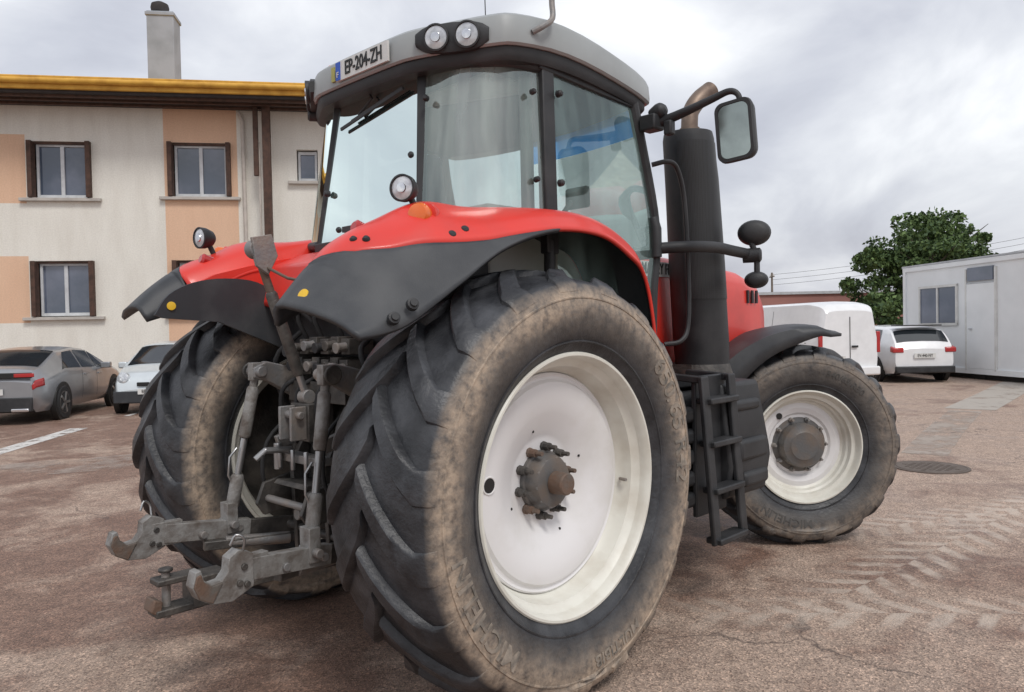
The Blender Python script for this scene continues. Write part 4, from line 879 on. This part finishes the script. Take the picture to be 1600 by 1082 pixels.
def ex_grey(E,S,patch,L,W):
    lamp(E,"tail_lamp",S,patch,-L/2+.002,-L/2+.28,.50,.60,REDL)
    h=MB(); h.box((-L/2-.01,0,.92),(.04,1.5,.10),INK); h.box((-L/2-.02,.62,.92),(.04,.34,.07),REDL); h.box((-L/2-.02,-.62,.92),(.04,.34,.07),REDL); mk(h,"light_bar",E,bevel=.01)
    h=MB(); h.box((-L/2-.02,0,.38),(.08,1.5,.26),BLK); h.box((-L/2-.06,.55,.28),(.03,.3,.06),CHR); h.box((-L/2-.06,-.55,.28),(.03,.3,.06),CHR); mk(h,"bumper",E,bevel=.02)
    h=MB(); h.box((-L/2-.03,0,.62),(.02,.52,.11),WPL); put_text(h,"GA-512-KR",.10,(-L/2-.042,0,.62),(0,-1,0),(0,0,1),INK,.001,.8); mk(h,"licence_plate",E)
    for s in(-1,1):
        h=MB(); h.box((.75,s*.98,.98),(.14,.20,.13),GRYP); h.bar((.78,s*.88,.95),(.76,s*.95,.96),.04,.04,BLK); mk(h,"door_mirror",E,bevel=.03,seg=3)
        for xx in(-.45,.35):
            h=MB(); patch(h,xx,xx+.012,s*.52,s*.88,INK,.003,nx=1,nv=6); mk(h,"door_seam",E,recalc=False)
        for xx,zz_ in((-.28,.84),(.50,.82)):
            h=MB(); h.box((xx,s*.925,zz_),(.16,.03,.03),GRYP); mk(h,"door_handle",E,bevel=.008)
GRYP=carpaint("grey_car_paint",(.32,.33,.345),.5)
car("parked_car",2.36,15.26,math.atan2(2.10,1.58),"grey sedan parked facing the cream building","car",4.7,1.84,GRYP,
 [(-2.35,.80),(-2.32,1.0),(-2.0,1.06),(-1.2,1.36),(-.3,1.42),(.35,1.38),(1.2,1.0),(1.9,.88),(2.25,.74),(2.35,.55)],[(-2.35,.8),(-1.2,.98),(1.3,.90),(2.3,.7)],.22,.74,
 [(-.95,-.47,-1.35,-.45),(-.38,.30,-.38,.34),(.36,.52,.40,1.0)],(-1.95,-1.18),(.42,1.18),(-1.40,1.42),.335,GRP,ex_grey)
SILP=carpaint("pale_silver_car_paint",(.62,.67,.69),.2)
def ex_small(E,S,patch,L,W):
    for s in(-1,1):
        h=MB(); h.prof((L/2-.14,s*.58,.74),(1,s*.35,.35),[(-.05,.13),(.03,.125),(.05,.09),(.052,.01)],LENS,20); mk(h,"headlight",E)
        h=MB(); h.box((.62,s*.90,.98),(.12,.18,.14),SILP); mk(h,"door_mirror",E,bevel=.03,seg=3)
    h=MB(); h.box((L/2-.02,0,.36),(.10,1.46,.24),DUST); h.box((L/2+.01,0,.62),(.03,.55,.08),INK); mk(h,"bumper",E,bevel=.03,seg=3)
    h=MB(); h.box((L/2+.04,0,.47),(.02,.50,.11),WPL); put_text(h,"BR-307-TL",.10,(L/2+.052,0,.47),(0,1,0),(0,0,1),INK,.001,.8); mk(h,"licence_plate",E)
    h=MB(); h.prof((L/2+.0,0,.68),(1,0,.1),[(0,.05),(.02,.045)],CHR,4); mk(h,"badge",E)
car("parked_car",4.76,14.39,math.atan2(2.10,1.58)+math.pi,"small pale silver city car facing the yard","car",3.6,1.66,SILP,
 [(-1.8,.8),(-1.76,1.1),(-1.55,1.40),(-.6,1.47),(.25,1.42),(1.0,.98),(1.55,.84),(1.76,.66),(1.8,.5)],[(-1.8,.85),(1.0,.88),(1.75,.62)],.22,.78,
 [(-1.3,-.5,-1.45,-.5),(-.42,.35,-.42,.78)],(-1.74,-1.58),(.32,.98),(-1.18,1.22),.285,GRP,ex_small)
WCP=carpaint("white_car_paint",(.82,.83,.84))
def ex_hatch(E,S,patch,L,W):
    for s in(-1,1):
        h=MB(); h.prism([(-L/2-.02,.90),(-L/2+.16,.95),(-L/2+.16,.80),(-L/2-.02,.78)],s*.52,s*.80,REDL); mk(h,"tail_lamp",E,bevel=.02)
        h=MB(); h.box((.70,s*.95,1.0),(.12,.18,.13),WCP); mk(h,"door_mirror",E,bevel=.03)
    h=MB(); h.box((-L/2-.03,0,.34),(.10,1.50,.18),BLK); mk(h,"bumper",E,bevel=.03)
    h=MB(); h.box((-L/2-.035,0,.70),(.02,.54,.12),WPL); put_text(h,"EV-440-NY",.105,(-L/2-.047,0,.70),(0,-1,0),(0,0,1),INK,.001,.8); mk(h,"licence_plate",E)
    h=MB(); h.box((-L/2+.42,0,1.475),(.35,1.15,.03),BLK); mk(h,"spoiler",E,bevel=.01)
car("parked_car",20.56,4.16,rad(42),"white hatchback parked beside the site cabin","car",4.25,1.80,WCP,
 [(-2.125,.86),(-2.08,1.0),(-1.72,1.38),(-1.2,1.45),(0,1.48),(.4,1.43),(1.2,1.0),(1.9,.86),(2.1,.6)],[(-2.125,.90),(-1.6,.98),(1.3,.90),(2.1,.62)],.24,.76,
 [(-1.3,-.45,-1.5,-.45),(-.36,.35,-.36,.95)],(-2.02,-1.74),(.45,1.18),(-1.30,1.32),.32,GRP,ex_hatch)
def ex_van(E,S,patch,L,W):
    for s in(-1,1):
        h=MB(); h.box((-L/2+.02,s*.80,1.10),(.07,.10,.52),REDL); mk(h,"tail_lamp",E,bevel=.02)
        h=MB(); patch(h,-.42,-.405,s*.33,s*.9,INK,.003,nx=1,nv=8); mk(h,"door_seam",E,recalc=False)
        h=MB(); patch(h,.55,.565,s*.33,s*.9,INK,.003,nx=1,nv=8); mk(h,"door_seam",E,recalc=False)
        h=MB(); patch(h,-1.95,-.45,s*.56,s*.568,INK,.003,nx=4,nv=1); mk(h,"door_rail",E,recalc=False)
        h=MB(); h.box((.95,s*1.0,1.15),(.14,.2,.26),BLK); mk(h,"door_mirror",E,bevel=.03)
    h=MB(); h.box((-L/2-.008,0,1.05),(.012,.014,1.35),INK); mk(h,"rear_door_seam",E)
    h=MB(); h.box((-L/2-.03,-.12,1.0),(.03,.16,.05),BLK); mk(h,"door_handle",E)
    h=MB(); h.box((-L/2-.03,0,.40),(.12,1.60,.22),WCP); mk(h,"bumper",E,bevel=.04)
    h=MB(); h.box((-L/2-.02,.40,.72),(.02,.52,.11),WPL); put_text(h,"DX-218-VB",.10,(-L/2-.032,.40,.72),(0,-1,0),(0,0,1),INK,.001,.8); mk(h,"licence_plate",E)
car("delivery_van",17.95,5.75,rad(57),"white compact delivery van seen from its rear doors","van",4.8,1.90,WCP,
 [(-2.4,1.86),(-2.34,2.01),(-1.9,2.10),(.7,2.10),(1.0,2.02),(1.6,1.22),(2.2,1.02),(2.4,.7)],[(-2.4,1.18),(1.6,1.10),(2.4,.75)],.25,.86,
 [(.72,1.05,.72,1.48)],None,(1.05,1.58),(-1.5,1.45),.33,GRP,ex_van)

# ================================================================ LIGHT / WORLD / CAMERA
w=bpy.data.worlds.new("World"); sc.world=w; w.use_nodes=True; nt=w.node_tree; bg=nt.nodes["Background"]; out=nt.nodes["World Output"]
el,az=rad(52),rad(-112)
sky=N(nt,"ShaderNodeTexSky",sky_type="NISHITA"); sky.sun_disc=False; sky.sun_elevation=el; sky.sun_rotation=math.pi/2-az; sky.air_density=1.5; sky.dust_density=3
nt.links.new(sky.outputs[0],bg.inputs[0]); bg.inputs[1].default_value=.13
tc=N(nt,"ShaderNodeTexCoord"); s=N(nt,"ShaderNodeSeparateXYZ"); nt.links.new(tc.outputs["Generated"],s.inputs[0])
zz=math_(nt,"ADD",math_(nt,"MAXIMUM",s.outputs[2],0),.45)
cb=N(nt,"ShaderNodeCombineXYZ"); nt.links.new(math_(nt,"DIVIDE",s.outputs[0],zz),cb.inputs[0]); nt.links.new(math_(nt,"DIVIDE",s.outputs[1],zz),cb.inputs[1])
nn=noise(nt,2.4,7,cb.outputs[0],.52,.5); n2=noise(nt,1.1,3,cb.outputs[0],.5,.3)
f=math_(nt,"ADD",math_(nt,"MULTIPLY",nn,.5),math_(nt,"MULTIPLY",n2,.5))
r=ramp(nt,[(.37,(.44,.45,.52)),(.45,(.57,.585,.65)),(.53,(.74,.755,.80)),(.60,(.96,.97,.99))]); nt.links.new(f,r.inputs[0])
bg2=N(nt,"ShaderNodeBackground"); nt.links.new(r.outputs[0],bg2.inputs[0]); bg2.inputs[1].default_value=1.18
mx=N(nt,"ShaderNodeMixShader"); mx.inputs[0].default_value=.88; nt.links.new(bg.outputs[0],mx.inputs[1]); nt.links.new(bg2.outputs[0],mx.inputs[2]); nt.links.new(mx.outputs[0],out.inputs[0])
L=bpy.data.lights.new("sun","SUN"); L.energy=1.5; L.angle=rad(16); L.color=(1,.97,.93); lo=bpy.data.objects.new("sun",L); COL.objects.link(lo)
sv=Vector((math.cos(el)*math.cos(az),math.cos(el)*math.sin(az),math.sin(el))); lo.rotation_euler=sv.to_track_quat("Z","Y").to_euler(); lo.location=(0,0,20)
cam=bpy.data.cameras.new("camera"); co=bpy.data.objects.new("camera",cam); COL.objects.link(co); sc.camera=co
yaw,pit,ro=.7665,.0216,.0204
F=Vector((math.cos(yaw)*math.cos(pit),math.sin(yaw)*math.cos(pit),-math.sin(pit))); R=Vector((math.sin(yaw),-math.cos(yaw),0)); U=R.cross(F)
R2=R*math.cos(ro)-U*math.sin(ro); U2=U*math.cos(ro)+R*math.sin(ro)
M=Matrix((R2,U2,-F)).transposed().to_4x4(); M.translation=Vector((-2.51,-3.295,1.585)); co.matrix_world=M
cam.sensor_width=36; cam.lens=36*1200/1600; cam.clip_end=2000; cam.clip_start=.05
sc.view_settings.view_transform="Standard"; sc.view_settings.look="None"; sc.view_settings.exposure=0
